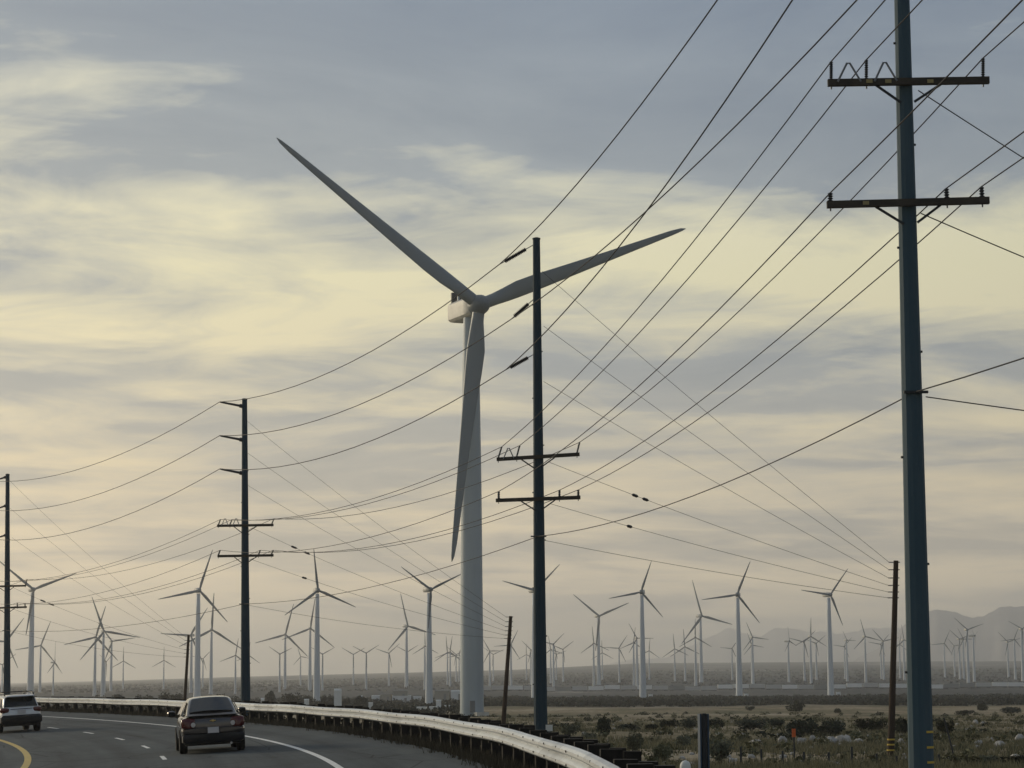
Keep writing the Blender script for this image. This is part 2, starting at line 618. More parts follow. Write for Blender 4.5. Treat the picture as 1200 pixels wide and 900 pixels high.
# tyre tracks: two per 3.66 m lane, slightly polished and oil-darkened between them
ph = math_node(at_, 'MODULO', math_node(at_, 'ADD', asx.outputs[0], 24.86), 3.66)
trk = math_node(at_, 'ABSOLUTE', math_node(at_, 'SUBTRACT', math_node(at_, 'ABSOLUTE', math_node(at_, 'SUBTRACT', ph, 1.83)), 0.82))
mpv = N(at_, 'ShaderNodeMapping')
mpv.inputs['Scale'].default_value = (1.6, 0.05, 1)
L(at_, att.outputs['Vector'], mpv.inputs[0])
lon = N(at_, 'ShaderNodeTexNoise', inp={'Scale': 1.0, 'Detail': 7.0, 'Roughness': 0.65})
L(at_, mpv.outputs[0], lon.inputs['Vector'])
tr_col = ramp(at_, math_node(at_, 'MULTIPLY_ADD', lon.outputs[0], 0.5, trk), [(0.20, (0.80, 0.80, 0.80)), (0.70, (1.12, 1.12, 1.10))])
c1 = mixc(at_, 1.0, base_link, tr_col, 'MULTIPLY')
lon2 = ramp(at_, lon.outputs[0], [(0.36, (0.82, 0.82, 0.82)), (0.62, (1.14, 1.13, 1.12))])
c1 = mixc(at_, 1.0, c1, lon2, 'MULTIPLY')
mpc = N(at_, 'ShaderNodeMapping')
mpc.inputs['Scale'].default_value = (0.30, 0.16, 1)
L(at_, att.outputs['Vector'], mpc.inputs[0])
vor = N(at_, 'ShaderNodeTexVoronoi', feature='DISTANCE_TO_EDGE', inp={'Scale': 1.0, 'Randomness': 1.0})
L(at_, mpc.outputs[0], vor.inputs['Vector'])
crk = ramp(at_, vor.outputs['Distance'], [(0.004, (0.45, 0.45, 0.45)), (0.012, (1, 1, 1))])
L(at_, mixc(at_, 1.0, c1, crk, 'MULTIPLY'), ab.inputs['Base Color'])
road = tag(ribbon('road', -13.0, -0.12, 0.0, M['asphalt'], nseg=6), kind='structure')
ribbon('edge_line', -2.98, -2.82, 0.006, M['paint_white'], parent=road)
ribbon('median_line', -10.32, -10.12, 0.006, M['paint_yellow'], parent=road)
ribbon('tar_seam', -11.35, -11.27, 0.006, M['tar'], parent=road)
s0 = s_at_y(60.8, -6.56)
for k in range(-4, 12):
    sc_ = s0 + k * 10.6
    ribbon('lane_dash', -6.62, -6.50, 0.006, M['paint_white'], s_list=np.linspace(sc_ - 1.5, sc_ + 1.5, 4), parent=road)

# guardrail: lapped W-beam panels on timber posts with block-outs
WB = [(-0.155, 0.012), (-0.135, -0.045), (-0.105, -0.080), (-0.060, -0.080), (-0.030, -0.045), (0.0, -0.004),
      (0.030, -0.045), (0.060, -0.080), (0.105, -0.080), (0.135, -0.045), (0.155, 0.012)]
rail = empty('guardrail', road_pt(40, 0), 0, 'galvanised W-beam guardrail on dark timber posts curving along the road shoulder', 'guardrail')
inv = Matrix.Translation(-rail.location)
PANEL = 3.81
s = -3.0
kp = 0
while s < 200:
    mb = MB()
    rr_ = []
    for q in range(5):
        sq = s + (PANEL + 0.16) * q / 4
        back = 0.005 if q < 2 else 0.0
        ring = []
        for zz, oo in WB:
            ring.append(road_pt(sq, oo - 0.06 - 0.004 * (q / 4.0) + 0.004, 0) - rail.location + Vector((0, 0, 0.635 + zz + 0.012 * math.sin(kp * 1.7 + q * .4))))
        for zz, oo in reversed(WB):
            ring.append(road_pt(sq, oo - 0.05 - 0.004 * (q / 4.0) + 0.004, 0) - rail.location + Vector((0, 0, 0.635 + zz * 0.985 + 0.012 * math.sin(kp * 1.7 + q * .4))))
        rr_.append(ring)
    mb.rings(rr_)
    mb.build('rail_panel', M[('steel_rail', 'steel_rail_dull', 'steel_rail', 'steel_rail_new', 'steel_rail_dull')[(kp * 7 + kp // 3) % 5]], rail)
    s += PANEL
    kp += 1
post = MB(); post.box((0.36, 0, 0.26), (0.20, 0.20, 1.16)); post_me = post.mesh('post', M['timber'])
blk = MB(); blk.box((0.11, 0, 0.66), (0.26, 0.16, 0.40)); blk_me = blk.mesh('block', M['timber'])
blt = MB()
blt.box((-0.050, 0, 0.632), (0.03, 0.035, 0.035))
blt_me = blt.mesh('bolt', M['bolt'])
b2 = MB(); b2.box((-0.140, 0, 0), (0.012, 0.06, 0.028)); blt2_me = b2.mesh('bolt', M['bolt'])
s = -2.0
while s < 198:
    p = road_pt(s, 0) - rail.location
    jit = random.uniform(-0.03, 0.03)
    po = link('post', post_me, rail, loc=p + Vector((0, 0, jit - 0.01)), rot=(random.uniform(-.015, .015), random.uniform(-.015, .015), heading_of(s)))
    link('block', blk_me, po, loc=(0, 0, random.uniform(-.02, .02)))
    link('bolt', blt_me, po, loc=(0, 0, -jit + 0.01))
    for dz_ in (0.10, -0.085):
        link('bolt', blt2_me, po, loc=(0, 0, 0.632 + dz_ - jit + 0.01))
    s += 1.905

# ------------------------------------------------------------------ steel poles
PX = {1: (1074.5, 45.6), 2: (632.3, 88.5), 3: (287.4, 132.0), 4: (8.5, 186.0)}


def lathe_rings(a, b, ra, rb, n=12):
    mb = MB()
    a, b = Vector(a), Vector(b)
    mb.tube([a, a.lerp(b, .25), a.lerp(b, .5), a.lerp(b, .75), b], [ra, ra + (rb - ra) * .25, (ra + rb) / 2, ra + (rb - ra) * .75, rb], n)
    return mb


def insulator_mesh(a, b, r0, r1, n_sheds, base):
    """ribbed insulator standing from a to b"""
    a, b = Vector(a) - base, Vector(b) - base
    pts, rad = [], []
    for k in range(n_sheds * 2 + 1):
        f = k / (n_sheds * 2)
        pts.append(a.lerp(b, f))
        rad.append(r1 if k % 2 else r0)
    mb = MB()
    mb.tube(pts, rad, 8)
    return mb


def crossarm(pole, Y, pa, pb, pole_px, ins, cones, sheds, w=0.115):
    base = pole.location
    a, b = at(*pa, Y) - Vector((0, 0.0, 0)), at(*pb, Y)
    off = Vector((0, -0.26 if Y < 60 else -0.22, 0))
    a, b = a + off, b + off
    mb = MB()
    mb.bar(a - base, b - base, w, w * 1.25)
    arm = mb.build('cross_arm', M['arm_wood'], pole)
    tops = []
    for ix, iy in ins:
        f = (ix[0] - pa[0]) / (pb[0] - pa[0])
        foot = a.lerp(b, f) + Vector((0, 0, w * 0.5))
        top = at(ix[1], iy, Y) + off
        insulator_mesh(foot, top, *sheds, base).build('insulator', M['porcelain'], arm)
        pin = MB(); pin.tube([foot - base - Vector((0, 0, w * 1.7)), foot - base], 0.018, 6); pin.build('pin', M['galv'], arm)
        tops.append(top)
    for c0, c1 in cones:
        f0, f1 = (c0 - pa[0]) / (pb[0] - pa[0]), (c1 - pa[0]) / (pb[0] - pa[0])
        q0, q1 = a.lerp(b, f0) - base, a.lerp(b, f1) - base
        apex = (q0 + q1) / 2 + Vector((0, 0, 0.45))
        mb = MB()
        mb.tube([q0 + Vector((0, -.07, 0)), apex + Vector((-.03, 0, -.03)), apex + Vector((.03, 0, -.03)), q1 + Vector((0, -.07, 0))], 0.024, 6)
        mb.build('ridge_bracket', M['galv'], arm)
    for sgn in (-1, 1):
        half = (b - a).length / 2
        f = 0.5 + sgn * 0.20
        q = a.lerp(b, f) - base - Vector((0, 0, w * .6))
        mid = Vector((0, off.y * 0.8, 0)) + Vector((at(pole_px, pa[1], Y).x - base.x + sgn * 0.14, 0, q.z - 0.36))
        mb = MB(); mb.bar(q, mid, 0.03, 0.05); mb.build('brace', M['dark_trim'], arm)
    return arm, tops


def steel_pole(key, top_z, r0, r1, label):
    px, Y = PX[key]
    q = at(px, 700, Y)
    g = ground(q.x, Y)
    x = q.x + lean[key] * (q.z - g)
    o = empty('steel_pole', (x, Y, g), 0, label, 'utility pole', 'steel utility poles along the road')
    return o, top_z - g


P, TOPS = {}, {}
pole_lab = {1: 'tall blue-grey steel utility pole at right, cut off by the picture top',
            2: 'dark steel utility pole in front of the giant turbine blade',
            3: 'dark steel utility pole with three slanted arms behind the sedan',
            4: 'dark steel utility pole at the left picture edge above white car'}
geo = {1: (None, 0.265, 0.135), 2: (280, 0.29, 0.15), 3: (468, 0.31, 0.155), 4: (556, 0.32, 0.16)}
lean = {1: -0.004, 2: 0.002, 3: 0.014, 4: 0.022}
gz0 = {}
for k, (px, Y) in PX.items():
    ytop, r0, r1 = geo[k]
    top_z = 18.6 + CAM.z if ytop is None else at(px, ytop, Y).z
    o, h = steel_pole(k, top_z, r0, r1, pole_lab[k])
    mb = lathe_rings((0, 0, -0.3), (-lean[k] * h, 0, h), r0, r1, 12)
    sh = smooth_by_angle(mb.build('shaft', M['steel_pole_near' if k == 1 else 'steel_pole'], o), 20)
    cap = MB(); cap.lathe([(r1 * 1.1, h - 0.02), (r1 * 1.1, h + 0.03), (r1 * .5, h + 0.06)], (-lean[k] * h, 0, 0)); cap.build('cap', M['steel_pole'], o)
    P[k] = o
    # step bolts
    hb = 3.0
    n = 0
    while hb < h - 1:
        n += 1
        rr_ = r0 + (r1 - r0) * hb / h
        sb = MB()
        sg = -1 if n % 2 else 1
        sb.tube([(-lean[k] * hb + sg * rr_ * .9, 0, hb), (-lean[k] * hb + sg * (rr_ + 0.035), 0, hb)], 0.025, 6)
        sb.build('step_bolt', M['dark_trim'], o)
        hb += 2.2 if k == 1 else 1.9

arms = {
    1: dict(u=((968, 101), (1156, 98), [((972, 972), 76), ((1013, 1013), 74), ((1149, 1149), 72)], [(979, 1006), (1022, 1048)], (0.022, 0.045, 9)),
            l=((967, 243), (1156, 238), [((971, 971), 229), ((1107, 1106), 224), ((1148, 1147), 222)], [], (0.03, 0.062, 4))),
    2: dict(u=((582, 539), (679, 533), [((584, 588), 524.3), ((605.5, 609), 522.8), ((676, 679), 519)], [(590, 602)], (0.022, 0.045, 8)),
            l=((581, 587), (680, 583.5), [((584.5, 584.5), 576.4), ((655.5, 655.5), 575), ((677.5, 677.5), 574.6)], [], (0.03, 0.06, 4))),
    3: dict(u=((255, 616.5), (321, 615.5), [((256.5, 259), 609), ((270, 272.5), 609), ((319, 321.5), 608)], [(260.5, 268), (273.5, 281)], (0.025, 0.05, 6)),
            l=((255.5, 652), (321, 651), [((256.5, 258.5), 645), ((303.5, 305.5), 645), ((318.5, 320.7), 645)], [], (0.03, 0.06, 4))),
    4: dict(u=((-15, 687.5), (31, 686.5), [((-14, -13), 681), ((-5, -4), 681), ((30.5, 32.5), 679)], [(-12, -7)], (0.03, 0.055, 5)),
            l=((-15, 713), (32, 711.5), [((-14, -14), 707), ((21, 21), 706.5), ((30, 30), 707)], [], (0.035, 0.065, 4))),
}
for k in PX:
    px, Y = PX[k]
    dx = {1: -13.5, 2: -1.5, 3: -0.7, 4: 0}[k]
    _, tu = crossarm(P[k], Y, arms[k]['u'][0], arms[k]['u'][1], px + dx, *arms[k]['u'][2:])
    dx = {1: -10, 2: -1, 3: -0.3, 4: 0}[k]
    _, tl = crossarm(P[k], Y, arms[k]['l'][0], arms[k]['l'][1], px + dx, *arms[k]['l'][2:])
    TOPS[k] = tu + tl
for k, xs_ in ((1, [1016, 1038, 1087]), (1, [1012])):
    px, Y = PX[k]
    for x in xs_:
        y = 99.8 if len(xs_) > 1 else 241.5
        q = at(x, y, Y) + Vector((0, -0.26 - 0.062, 0)) - P[k].location
        mb = MB(); mb.box(q, (0.13, 0.012, 0.075)); mb.build('arm_tag', M['arm_tag'], P[k])

# transmission arms (post insulators) and strain insulators
def post_arm(k, root, tip):
    base = P[k].location
    Y = PX[k][1]
    a, b = at(*root, Y) - base, at(*tip, Y) - base
    mb = MB()
    mb.tube([a, a.lerp(b, .12), a.lerp(b, .13), a.lerp(b, .9), b], [0.12, 0.12, 0.075, 0.055, 0.035], 8)
    mb.build('post_insulator', M['polymer'], P[k])
    return at(*tip, Y)


TR = {3: [], 4: [], 2: [], 1: []}
for ry, ty in ((476, 471), (515.5, 510.5), (554.5, 549.5)):
    TR[3].append(post_arm(3, (284, ry), (257.5, ty)))
for ry, ty in ((559, 564), (592.5, 598), (627, 632)):
    TR[4].append(post_arm(4, (7, ry), (-9, ty)))
Y2 = PX[2][1]
for (pa, pb) in (((625, 287), (585, 310)), ((625, 351), (598.5, 374.5)), ((626, 415), (592.5, 433.5))):
    base = P[2].location
    a, b = at(*pa, Y2), at(*pb, Y2)
    clamp = MB(); clamp.tube([a - base, b - base], 0.018, 6)
    io = clamp.build('strain_clamp', M['galv'], P[2])
    a2, b2 = a.lerp(b, .22), a.lerp(b, .84)
    insulator_mesh(a2, b2, 0.05, 0.095, 14, base).build('insulator', M['polymer'], P[2])
    TR[2].append(b)
Y1 = PX[1][1]
for tip in ((985, -215), (1140, -150), (983, -85)):
    root = (1052 if tip[0] < 1052 else 1066, tip[1] + 12)
    TR[1].append(post_arm(1, root, tip))

# yellow strips on the near pole
for yy in (857.5, 875.5, 893):
    p = at(1083, yy, Y1)
    z = p.z - P[1].location.z
    f = z / (20.3 - P[1].location.z)
    rr_ = 0.265 + (0.135 - 0.265) * f + 0.006
    mb = MB()
    r_in = []
    for hz in (-0.022, 0.022):
        r_in.append([Vector((rr_ * math.sin(a) - lean[1] * z, -rr_ * math.cos(a), z + hz)) for a in np.linspace(R(18), R(88), 8)])
    mb.rings(r_in, cap=False, closed=False)
    mb.build('yellow_strip', M['yellow_mark'], P[1])

# ------------------------------------------------------------------ guy stub poles
def stub_pole(top, base_px, Y, label, bands=False):
    tp = at(*top, Y)
    bx = at(base_px, 850, Y).x
    b = Vector((bx, Y, ground(bx, Y)))
    o = empty('wooden_pole', b, 0, label, 'wooden pole', 'wooden guy stub poles')
    mb = lathe_rings((0, 0, -0.2), tp - b, 0.155, 0.105, 10)
    smooth_by_angle(mb.build('shaft', M['wood_pole'], o), 30)
    if bands:
        for yy in (866.5, 872.5, 879):
            f = (at(base_px, yy, Y).z - b.z) / (tp - b).z
            c0 = (tp - b) * f
            mb = MB(); mb.lathe([(0.163 - 0.05 * f, -0.03), (0.163 - 0.05 * f, 0.03)], c0, 12, cap=False)
            mb.build('yellow_band', M['yellow_mark'], o)
    return o, b, tp


W1, w1b, w1t = stub_pole((1050, 657), 1042.5, 92.0, 'leaning brown wooden pole with yellow bands left of the tall steel pole', True)
W2, w2b, w2t = stub_pole((598.5, 722), 588, 137.0, 'short dark wooden pole leaning just right of the giant turbine tower')
W3, w3b, w3t = stub_pole((221, 744), 214.5, 188.0, 'short dark wooden pole leaning behind the guardrail left of the sedan')
W0b = Vector((24.0, 47.0, ground(24.0, 47.0)))


def hardware(o, b, t, fs):
    for f in fs:
        c0 = (t - b) * f
        mb = MB(); mb.tube([c0 + Vector((-0.30, 0, 0)), c0 + Vector((0.16, 0, 0))], 0.022, 6); mb.build('bolt', M['galv'], o)


# ------------------------------------------------------------------ wires
def span(a, b, sag, n=14):
    a, b = Vector(a), Vector(b)
    return [a.lerp(b, k / n) - Vector((0, 0, 4 * sag * (k / n) * (1 - k / n))) for k in range(n + 1)]


def wire(pts_sag, r, label, group, mat='wire', name='power_line', extra=None):
    pts = []
    for (a, b, sg) in pts_sag:
        q = span(a, b, sg)
        pts += q if not pts else q[1:]
    base = pts[0]
    mb = MB()
    mb.tube([p - base for p in pts], r, 5)
    if extra:
        o = empty(name, base, 0, label, 'wire', group)
        mb.build('cable', M[mat], o)
        for f, ln in extra:
            a, b, sg = pts_sag[0]
            d = (Vector(b) - Vector(a)).normalized()
            c0 = span(a, b, sg, 100)[int(f * 100)] - base
            mb = MB(); mb.tube([c0 - d * ln, c0 - d * ln * .6, c0 + d * ln * .6, c0 + d * ln], [0.02, 0.06, 0.06, 0.02], 8)
            mb.build('insulator', M['polymer'], o)
        return o
    o = mb.build(name, M[mat], loc=base)
    tag(o, label, 'wire', group)
    return o


END = Vector((-30.0, 52.0, 0))
tr_names = ['topmost heavy transmission wire strung over the steel poles', 'middle heavy transmission wire strung over the steel poles', 'lowest heavy transmission wire hung from the slanted pole arms']
P0 = Vector((3.7, -43.0, 0.0))
for i in range(3):
    a1, a2, a3, a4 = TR[1][i], TR[2][i], TR[3][i], TR[4][i]
    a5 = a4 + END
    a0 = a1 + P0
    wire([(a0, a1, 0.9), (a1, a2, (0.80, 0.75, 0.85)[i]), (a2, a3, 1.25), (a3, a4, 1.35), (a4, a5, 1.3)], 0.021, tr_names[i], 'transmission wires')
ds_names = ['wire over the left insulator of each upper cross arm', 'wire over the second insulator of each upper cross arm',
            'wire over the right end of each upper cross arm', 'wire over the left insulator of each lower cross arm',
            'wire over the inner right insulator of each lower cross arm', 'wire over the right end of each lower cross arm']
for i in range(6):
    a1, a2, a3, a4 = (TOPS[k][i] for k in (1, 2, 3, 4))
    q0 = Vector((2.7, -43.0, 0.0)) if i == 3 else P0
    wire([(a1 + q0, a1, 0.2), (a1, a2, 0.62), (a2, a3, 0.95), (a3, a4, 1.1), (a4, a4 + END, 1.1)], 0.0145, ds_names[i], 'distribution wires on the cross arms')
comm = [at(1071, 461, Y1) + Vector((0, -.28, 0)), at(631, 629, Y2) + Vector((0, -.3, 0)), at(287, 708, 132) + Vector((0, -.3, 0)), at(8, 739, 186) + Vector((0, -.3, 0))]
wire([(comm[0] + Vector((5.2, -43, 0.2)), comm[0], 0.5), (comm[0], comm[1], 0.55), (comm[1], comm[2], 0.6), (comm[2], comm[3], 0.6), (comm[3], comm[3] + END, 0.6)], 0.015,
     'single low cable crossing all the steel poles below the cross arms', 'cable below the cross arms')
for k, cp in ((1, comm[0]), (2, comm[1]), (3, comm[2]), (4, comm[3])):
    mb = MB(); mb.box(cp - P[k].location + Vector((0, 0.06, 0)), (0.62 if k > 1 else 0.50, 0.10, 0.05)); mb.build('cable_clamp', M['dark_trim'], P[k])

ords = ['topmost', 'second', 'third', 'fourth', 'fifth', 'lowest']


def guys(Y, starts, wo, wb, wtp, ends_f, sag, where, extra=None):
    for i, (sx_, sy_) in enumerate(starts):
        a = at(sx_, sy_, Y)
        e = wb + (wtp - wb) * ends_f[i] + Vector((-0.28, 0, 0))
        wire([(a, e, sag)], 0.009, '%s thin guy wire from %s' % (ords[i], where), 'guy wires of ' + where, 'guy', 'guy_wire', extra=(extra or {}).get(i))
    if wo:
        hardware(wo, wb, wtp, ends_f)


fr = lambda ys, top, bot: [(bot - y) / (bot - top) for y in ys]
guys(Y2, [(635, 318), (637, 382), (637, 447), (642, 541), (644, 590), (637, 633)], W1, w1b, w1t, fr([659, 668, 678, 687, 695, 702], 657, 893), 0.12,
     'the pole by the giant turbine to the banded wooden pole', {3: [(0.25, 0.14), (0.283, 0.14)], 4: [(0.235, 0.12)]})
guys(132.0, [(289, 493), (289, 530), (289, 568), (296, 619), (296, 656), (290, 709)], W2, w2b, w2t, fr([723, 728.5, 734, 739, 744, 748], 722, 868), 0.25,
     'the slant-armed pole to the wooden pole by the giant turbine', {3: [(0.16, 0.2), (0.21, 0.2)], 4: [(0.2, 0.16)]})
guys(186.0, [(11, 563), (11, 595), (14, 630), (16, 689), (16, 714), (12, 740)], W3, w3b, w3t, fr([746, 750, 755, 760, 764, 768], 744, 850), 0.35,
     'the leftmost steel pole to the wooden pole beside the sedan', {3: [(0.17, 0.25), (0.22, 0.25)]})
for i, (a, b_) in enumerate((((1076, 106), (1200, 181)), ((1079, 250), (1200, 297)), ((1085, 465), (1200, 478)))):
    p0, p1 = at(*a, Y1), at(*b_, Y1 + 0.5)
    d = p1 - p0
    lab = ['steep guy wire leaving the near steel pole at its upper cross arm', 'guy wire leaving the near steel pole at its lower cross arm', 'almost level guy wire leaving the near steel pole below its arms'][i]
    wire([(p0, p0 + d * (13.0 / d.x), 0.15 if i < 2 else 0.1)], 0.013, lab, 'guy wires of the near pole', 'guy', 'guy_wire')

# ------------------------------------------------------------------ wind turbines
def blade_mesh(name, mat='blade'):
    mb = MB()
    prof = [(0.0, .050, .050, 0), (0.03, .048, .048, 0), (0.07, .050, .044, 14), (0.12, .060, .036, 24), (0.18, .071, .027, 24), (0.26, .067, .020, 18),
            (0.40, .055, .014, 12), (0.60, .041, .0095, 7), (0.80, .029, .006, 3), (0.93, .021, .004, 0), (0.98, .013, .003, 0), (1.0, .003, .001, 0)]
    rings_ = []
    n = 14
    for z, c_, th, tw in prof:
        ring = []
        for k in range(n):
            a = 2 * math.pi * k / n
            x = math.cos(a) * c_ / 2
            y = math.sin(a) * th / 2 * (1.0 if c_ < .055 else (1.15 + 0.55 * math.cos(a)) * 0.75)
            x -= (c_ - .05) * 0.22 if z > .05 else 0
            t_ = R(tw)
            ring.append(Vector((x * math.cos(t_) - y * math.sin(t_), x * math.sin(t_) + y * math.cos(t_) - 0.012 * z * z, z)))
        rings_.append(ring)
    mb.rings(rings_)
    return mb.mesh(name, M[mat], True)


def rounded_box_rings(sections, n=16, p=4.0):
    """sections: (y, half width, z low, z high)"""
    out = []
    for y, w, z0, z1 in sections:
        ring = []
        for k in range(n):
            a = 2 * math.pi * (k + .5) / n
            ca, sa = math.cos(a), math.sin(a)
            r = (abs(ca) ** p + abs(sa) ** p) ** (-1 / p)
            ring.append(Vector((w * r * ca, y, (z0 + z1) / 2 + (z1 - z0) / 2 * r * sa)))
        out.append(ring)
    return out


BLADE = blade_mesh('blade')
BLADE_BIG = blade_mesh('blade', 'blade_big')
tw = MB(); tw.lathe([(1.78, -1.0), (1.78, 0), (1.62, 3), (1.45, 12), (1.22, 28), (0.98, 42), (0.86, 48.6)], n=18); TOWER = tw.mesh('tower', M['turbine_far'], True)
nc = MB(); nc.rings(rounded_box_rings([(-1.3, .75, -.75, .75), (-1.1, 1.0, -1.0, 1.1), (1.5, 1.15, -1.1, 1.35), (4.4, 1.1, -1.0, 1.4), (4.8, .9, -.8, 1.15)])); NAC = nc.mesh('nacelle', M['nacelle'], True)
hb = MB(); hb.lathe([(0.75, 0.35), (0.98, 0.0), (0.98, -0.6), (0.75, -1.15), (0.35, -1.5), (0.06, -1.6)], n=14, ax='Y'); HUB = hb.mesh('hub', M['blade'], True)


def turbine(base, H, Rr, phi, yaw, name='wind_turbine', rad=1.0):
    o = empty(name, base, R(yaw))
    k = H / 50.0
    link('tower', TOWER, o, scl=(k * rad, k * rad, k))
    link('nacelle', NAC, o, loc=(0, 0, H), scl=(k,) * 3)
    link('hub', HUB, o, loc=(0, -1.6 * k, H), scl=(k,) * 3)
    for q in range(3):
        f = phi + 120 * q
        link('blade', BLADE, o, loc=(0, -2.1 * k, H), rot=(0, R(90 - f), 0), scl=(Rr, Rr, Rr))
    return o


# the giant one, with its own detailed parts
bb = on_ground(553.0, 435.0)
hubz = at(556, 361, 435.0).z
HB = hubz - bb.z
big = empty('wind_turbine', bb, R(25), 'giant pale wind turbine towering over the road in the middle', 'wind turbine', 'wind turbines on the plain')
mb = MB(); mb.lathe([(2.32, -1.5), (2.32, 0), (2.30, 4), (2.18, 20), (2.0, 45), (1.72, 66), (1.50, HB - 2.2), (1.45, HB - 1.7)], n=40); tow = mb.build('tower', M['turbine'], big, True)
for hz in (20.0, 45.0, 66.0):
    rr_ = np.interp(hz, [0, 4, 20, 45, 66], [2.32, 2.30, 2.18, 2.0, 1.72])
    mb = MB(); mb.lathe([(rr_ + .012, hz - .12), (rr_ + .012, hz + .12)], n=40, cap=False); mb.build('flange_ring', M['turbine'], tow, True)
mb = MB(); mb.box((-0.9, -2.28, 1.9), (1.0, 0.16, 2.2)); mb.build('door', M['galv'], tow)
mb = MB(); mb.box((0.5, -3.3, 0.1), (2.6, 1.6, 1.4)); mb.build('step', M['nacelle'], big)
mb = MB(); mb.rings(rounded_box_rings([(-3.1, 1.5, -1.5, 1.5), (-2.7, 1.8, -1.9, 1.75), (0, 1.95, -2.05, 1.9), (6.6, 1.95, -2.05, 1.95), (7.2, 1.9, -1.9, 1.9), (7.45, 1.6, -1.6, 1.6)], 24, 7.0))
nac = mb.build('nacelle', M['nacelle'], big, loc=(0, 0, HB)); smooth_by_angle(nac, 35)
mb = MB()
mb.box((0, 6.0, 2.9), (3.2, 0.5, 2.1)); mb.build('cooler', M['dark_trim'], nac)
mb = MB(); mb.box((-1.3, 3.2, 2.9), (0.35, 0.35, 2.0)); mb.build('mast', M['turbine'], nac)
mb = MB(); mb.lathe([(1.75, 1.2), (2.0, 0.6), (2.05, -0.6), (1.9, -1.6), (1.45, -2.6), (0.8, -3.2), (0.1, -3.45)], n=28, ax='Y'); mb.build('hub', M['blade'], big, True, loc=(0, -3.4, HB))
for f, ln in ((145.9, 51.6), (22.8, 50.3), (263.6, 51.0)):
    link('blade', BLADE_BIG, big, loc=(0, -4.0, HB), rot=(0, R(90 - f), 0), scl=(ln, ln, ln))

# hub x, hub y, base y, rotor radius px, angle of one blade, yaw
NEARLIST = [
    (36.5, 691, 817, 54, 22, 25, 'dark-bladed turbine just right of the leftmost steel pole'),
    (232, 692, 819, 50, 193, 20, 'tall turbine standing right behind the sedan roof, left blade drooping'),
    (371, 692, 824, 49, 97, 15, 'tall turbine right of the slant-armed pole with one blade straight up'),
    (504, 691, 828, 46, 146, 25, 'tall turbine just left of the giant turbine tower'),
    (628, 692, 821, 43, 46, 20, 'turbine hidden behind the middle steel pole shaft, blades showing either side'),
    (753.5, 694, 820, 39, 71, -10, 'tall turbine right of the middle steel pole with one level blade pointing left'),
    (866.5, 697, 818, 42, 68, -10, 'tall turbine with one level blade pointing left, midway right of the middle pole'),
    (975, 697, 816, 39, 53, 20, 'tall turbine nearest left of the banded wooden pole'),
]
FARLIST = [
    (46.6, 756.5, 811, 30, 70, 15), (62, 776.5, 815, 25, 90, 78), (120, 740, 816, 43, 111, 20), (110.6, 746.6, 816, 38, 74, 20), (129.8, 751.6, 810, 28, 9, 25),
    (144, 774.7, 807.5, 17, 90, 10), (2, 779, 812, 20, 40, 10), (6, 752, 813, 34, 55, 10), (122.6, 775.5, 812, 18, 33, 70), (191.6, 773.8, 807.5, 16, 90, 5),
    (223.6, 744.4, 812, 38, 57, -15), (247, 738, 813, 43, 88, 15), (237.5, 772, 806, 14, 47, 10), (275.6, 768, 813, 20, 82, 10), (291, 768, 808, 16, 85, 10),
    (333.8, 743.6, 807.5, 37, 76, 12), (363, 736.4, 810, 36, 82, 12), (327.5, 766.5, 811, 16, 147, 15), (352, 769.5, 804, 13, 109, 10), (377.8, 766.7, 809, 16, 30, 10),
    (414, 767, 803, 16, 150, 5), (429, 765.4, 809, 18, 33, 5), (455.6, 765.5, 804, 17, 42, 10), (476.4, 733.8, 806.6, 40, 106, 35), (477.5, 764, 805, 15, 33, 5),
    (497.8, 757.4, 808, 18, 92, 15), (524.4, 764.5, 803, 19, 95, 0), (527.5, 764, 805, 19, 82, 0), (534.5, 767, 799, 14, 140, 0), (538, 767.5, 799.5, 16, 73, 0),
    (574, 763, 805, 17, 121, 10), (578, 767, 798, 14, 25, 10), (598.9, 756, 806, 20, 64, -5), (617, 767, 797, 13, 90, 0), (622.3, 761.7, 804, 16, 136, 10),
    (648.8, 755, 805, 18, 46, 5), (645.5, 761, 801, 16, 100, 5), (652, 767, 798, 13, 140, 0), (660, 761, 799, 16, 38, 0), (696, 754, 803.5, 20, 96, 10),
    (701.8, 722, 803, 41, 143, 20), (706, 765, 797, 15, 92, 0), (725.8, 759.6, 799.6, 18, 57, -5), (746.7, 748, 804, 20, 120, 10), (743, 753, 803, 18, 84, 5),
    (761, 762.6, 796.5, 15, 85, 0), (791, 760.4, 798, 18, 95, 0), (803, 758, 798.7, 21, 94, 0), (822, 722, 800, 44, 108, 30), (815.6, 747, 804, 22, 90, 0),
    (858.3, 760, 797, 14, 55, 0), (882.7, 747, 803.6, 19, 113, 5), (881.5, 756, 801, 15, 110, 5), (924.6, 751.6, 799.5, 18, 104, 55), (943, 752.4, 798, 19, 45, 0),
    (950.8, 746, 802, 22, 89, 10), (957, 754, 796.8, 15, 40, 10), (990.4, 757.8, 795.5, 14, 172, 0), (993, 750.3, 798, 12, 118, 20), (1014.8, 746, 800.4, 21, 106, 10),
    (1033, 755, 796, 15, 170, 0), (1036, 751.5, 797, 19, 133, 5), (1055, 755, 794.5, 13, 80, 0), (1060, 750, 797, 18, 100, 15), (1107.5, 754, 794.5, 16, 66, 0),
    (1119, 757, 793.5, 12, 130, 0), (1125.3, 749, 796, 17, 140, 15), (1129.8, 749, 796, 15, 120, 15), (1135, 738, 801, 21, 140, 10), (1142, 745, 799, 12, 28, 60),
    (1182, 752.4, 794, 17, 136, 10), (1190, 749, 796.5, 16, 68, -10), (1199, 737, 798, 19, 152, 10),
]
TURB = []
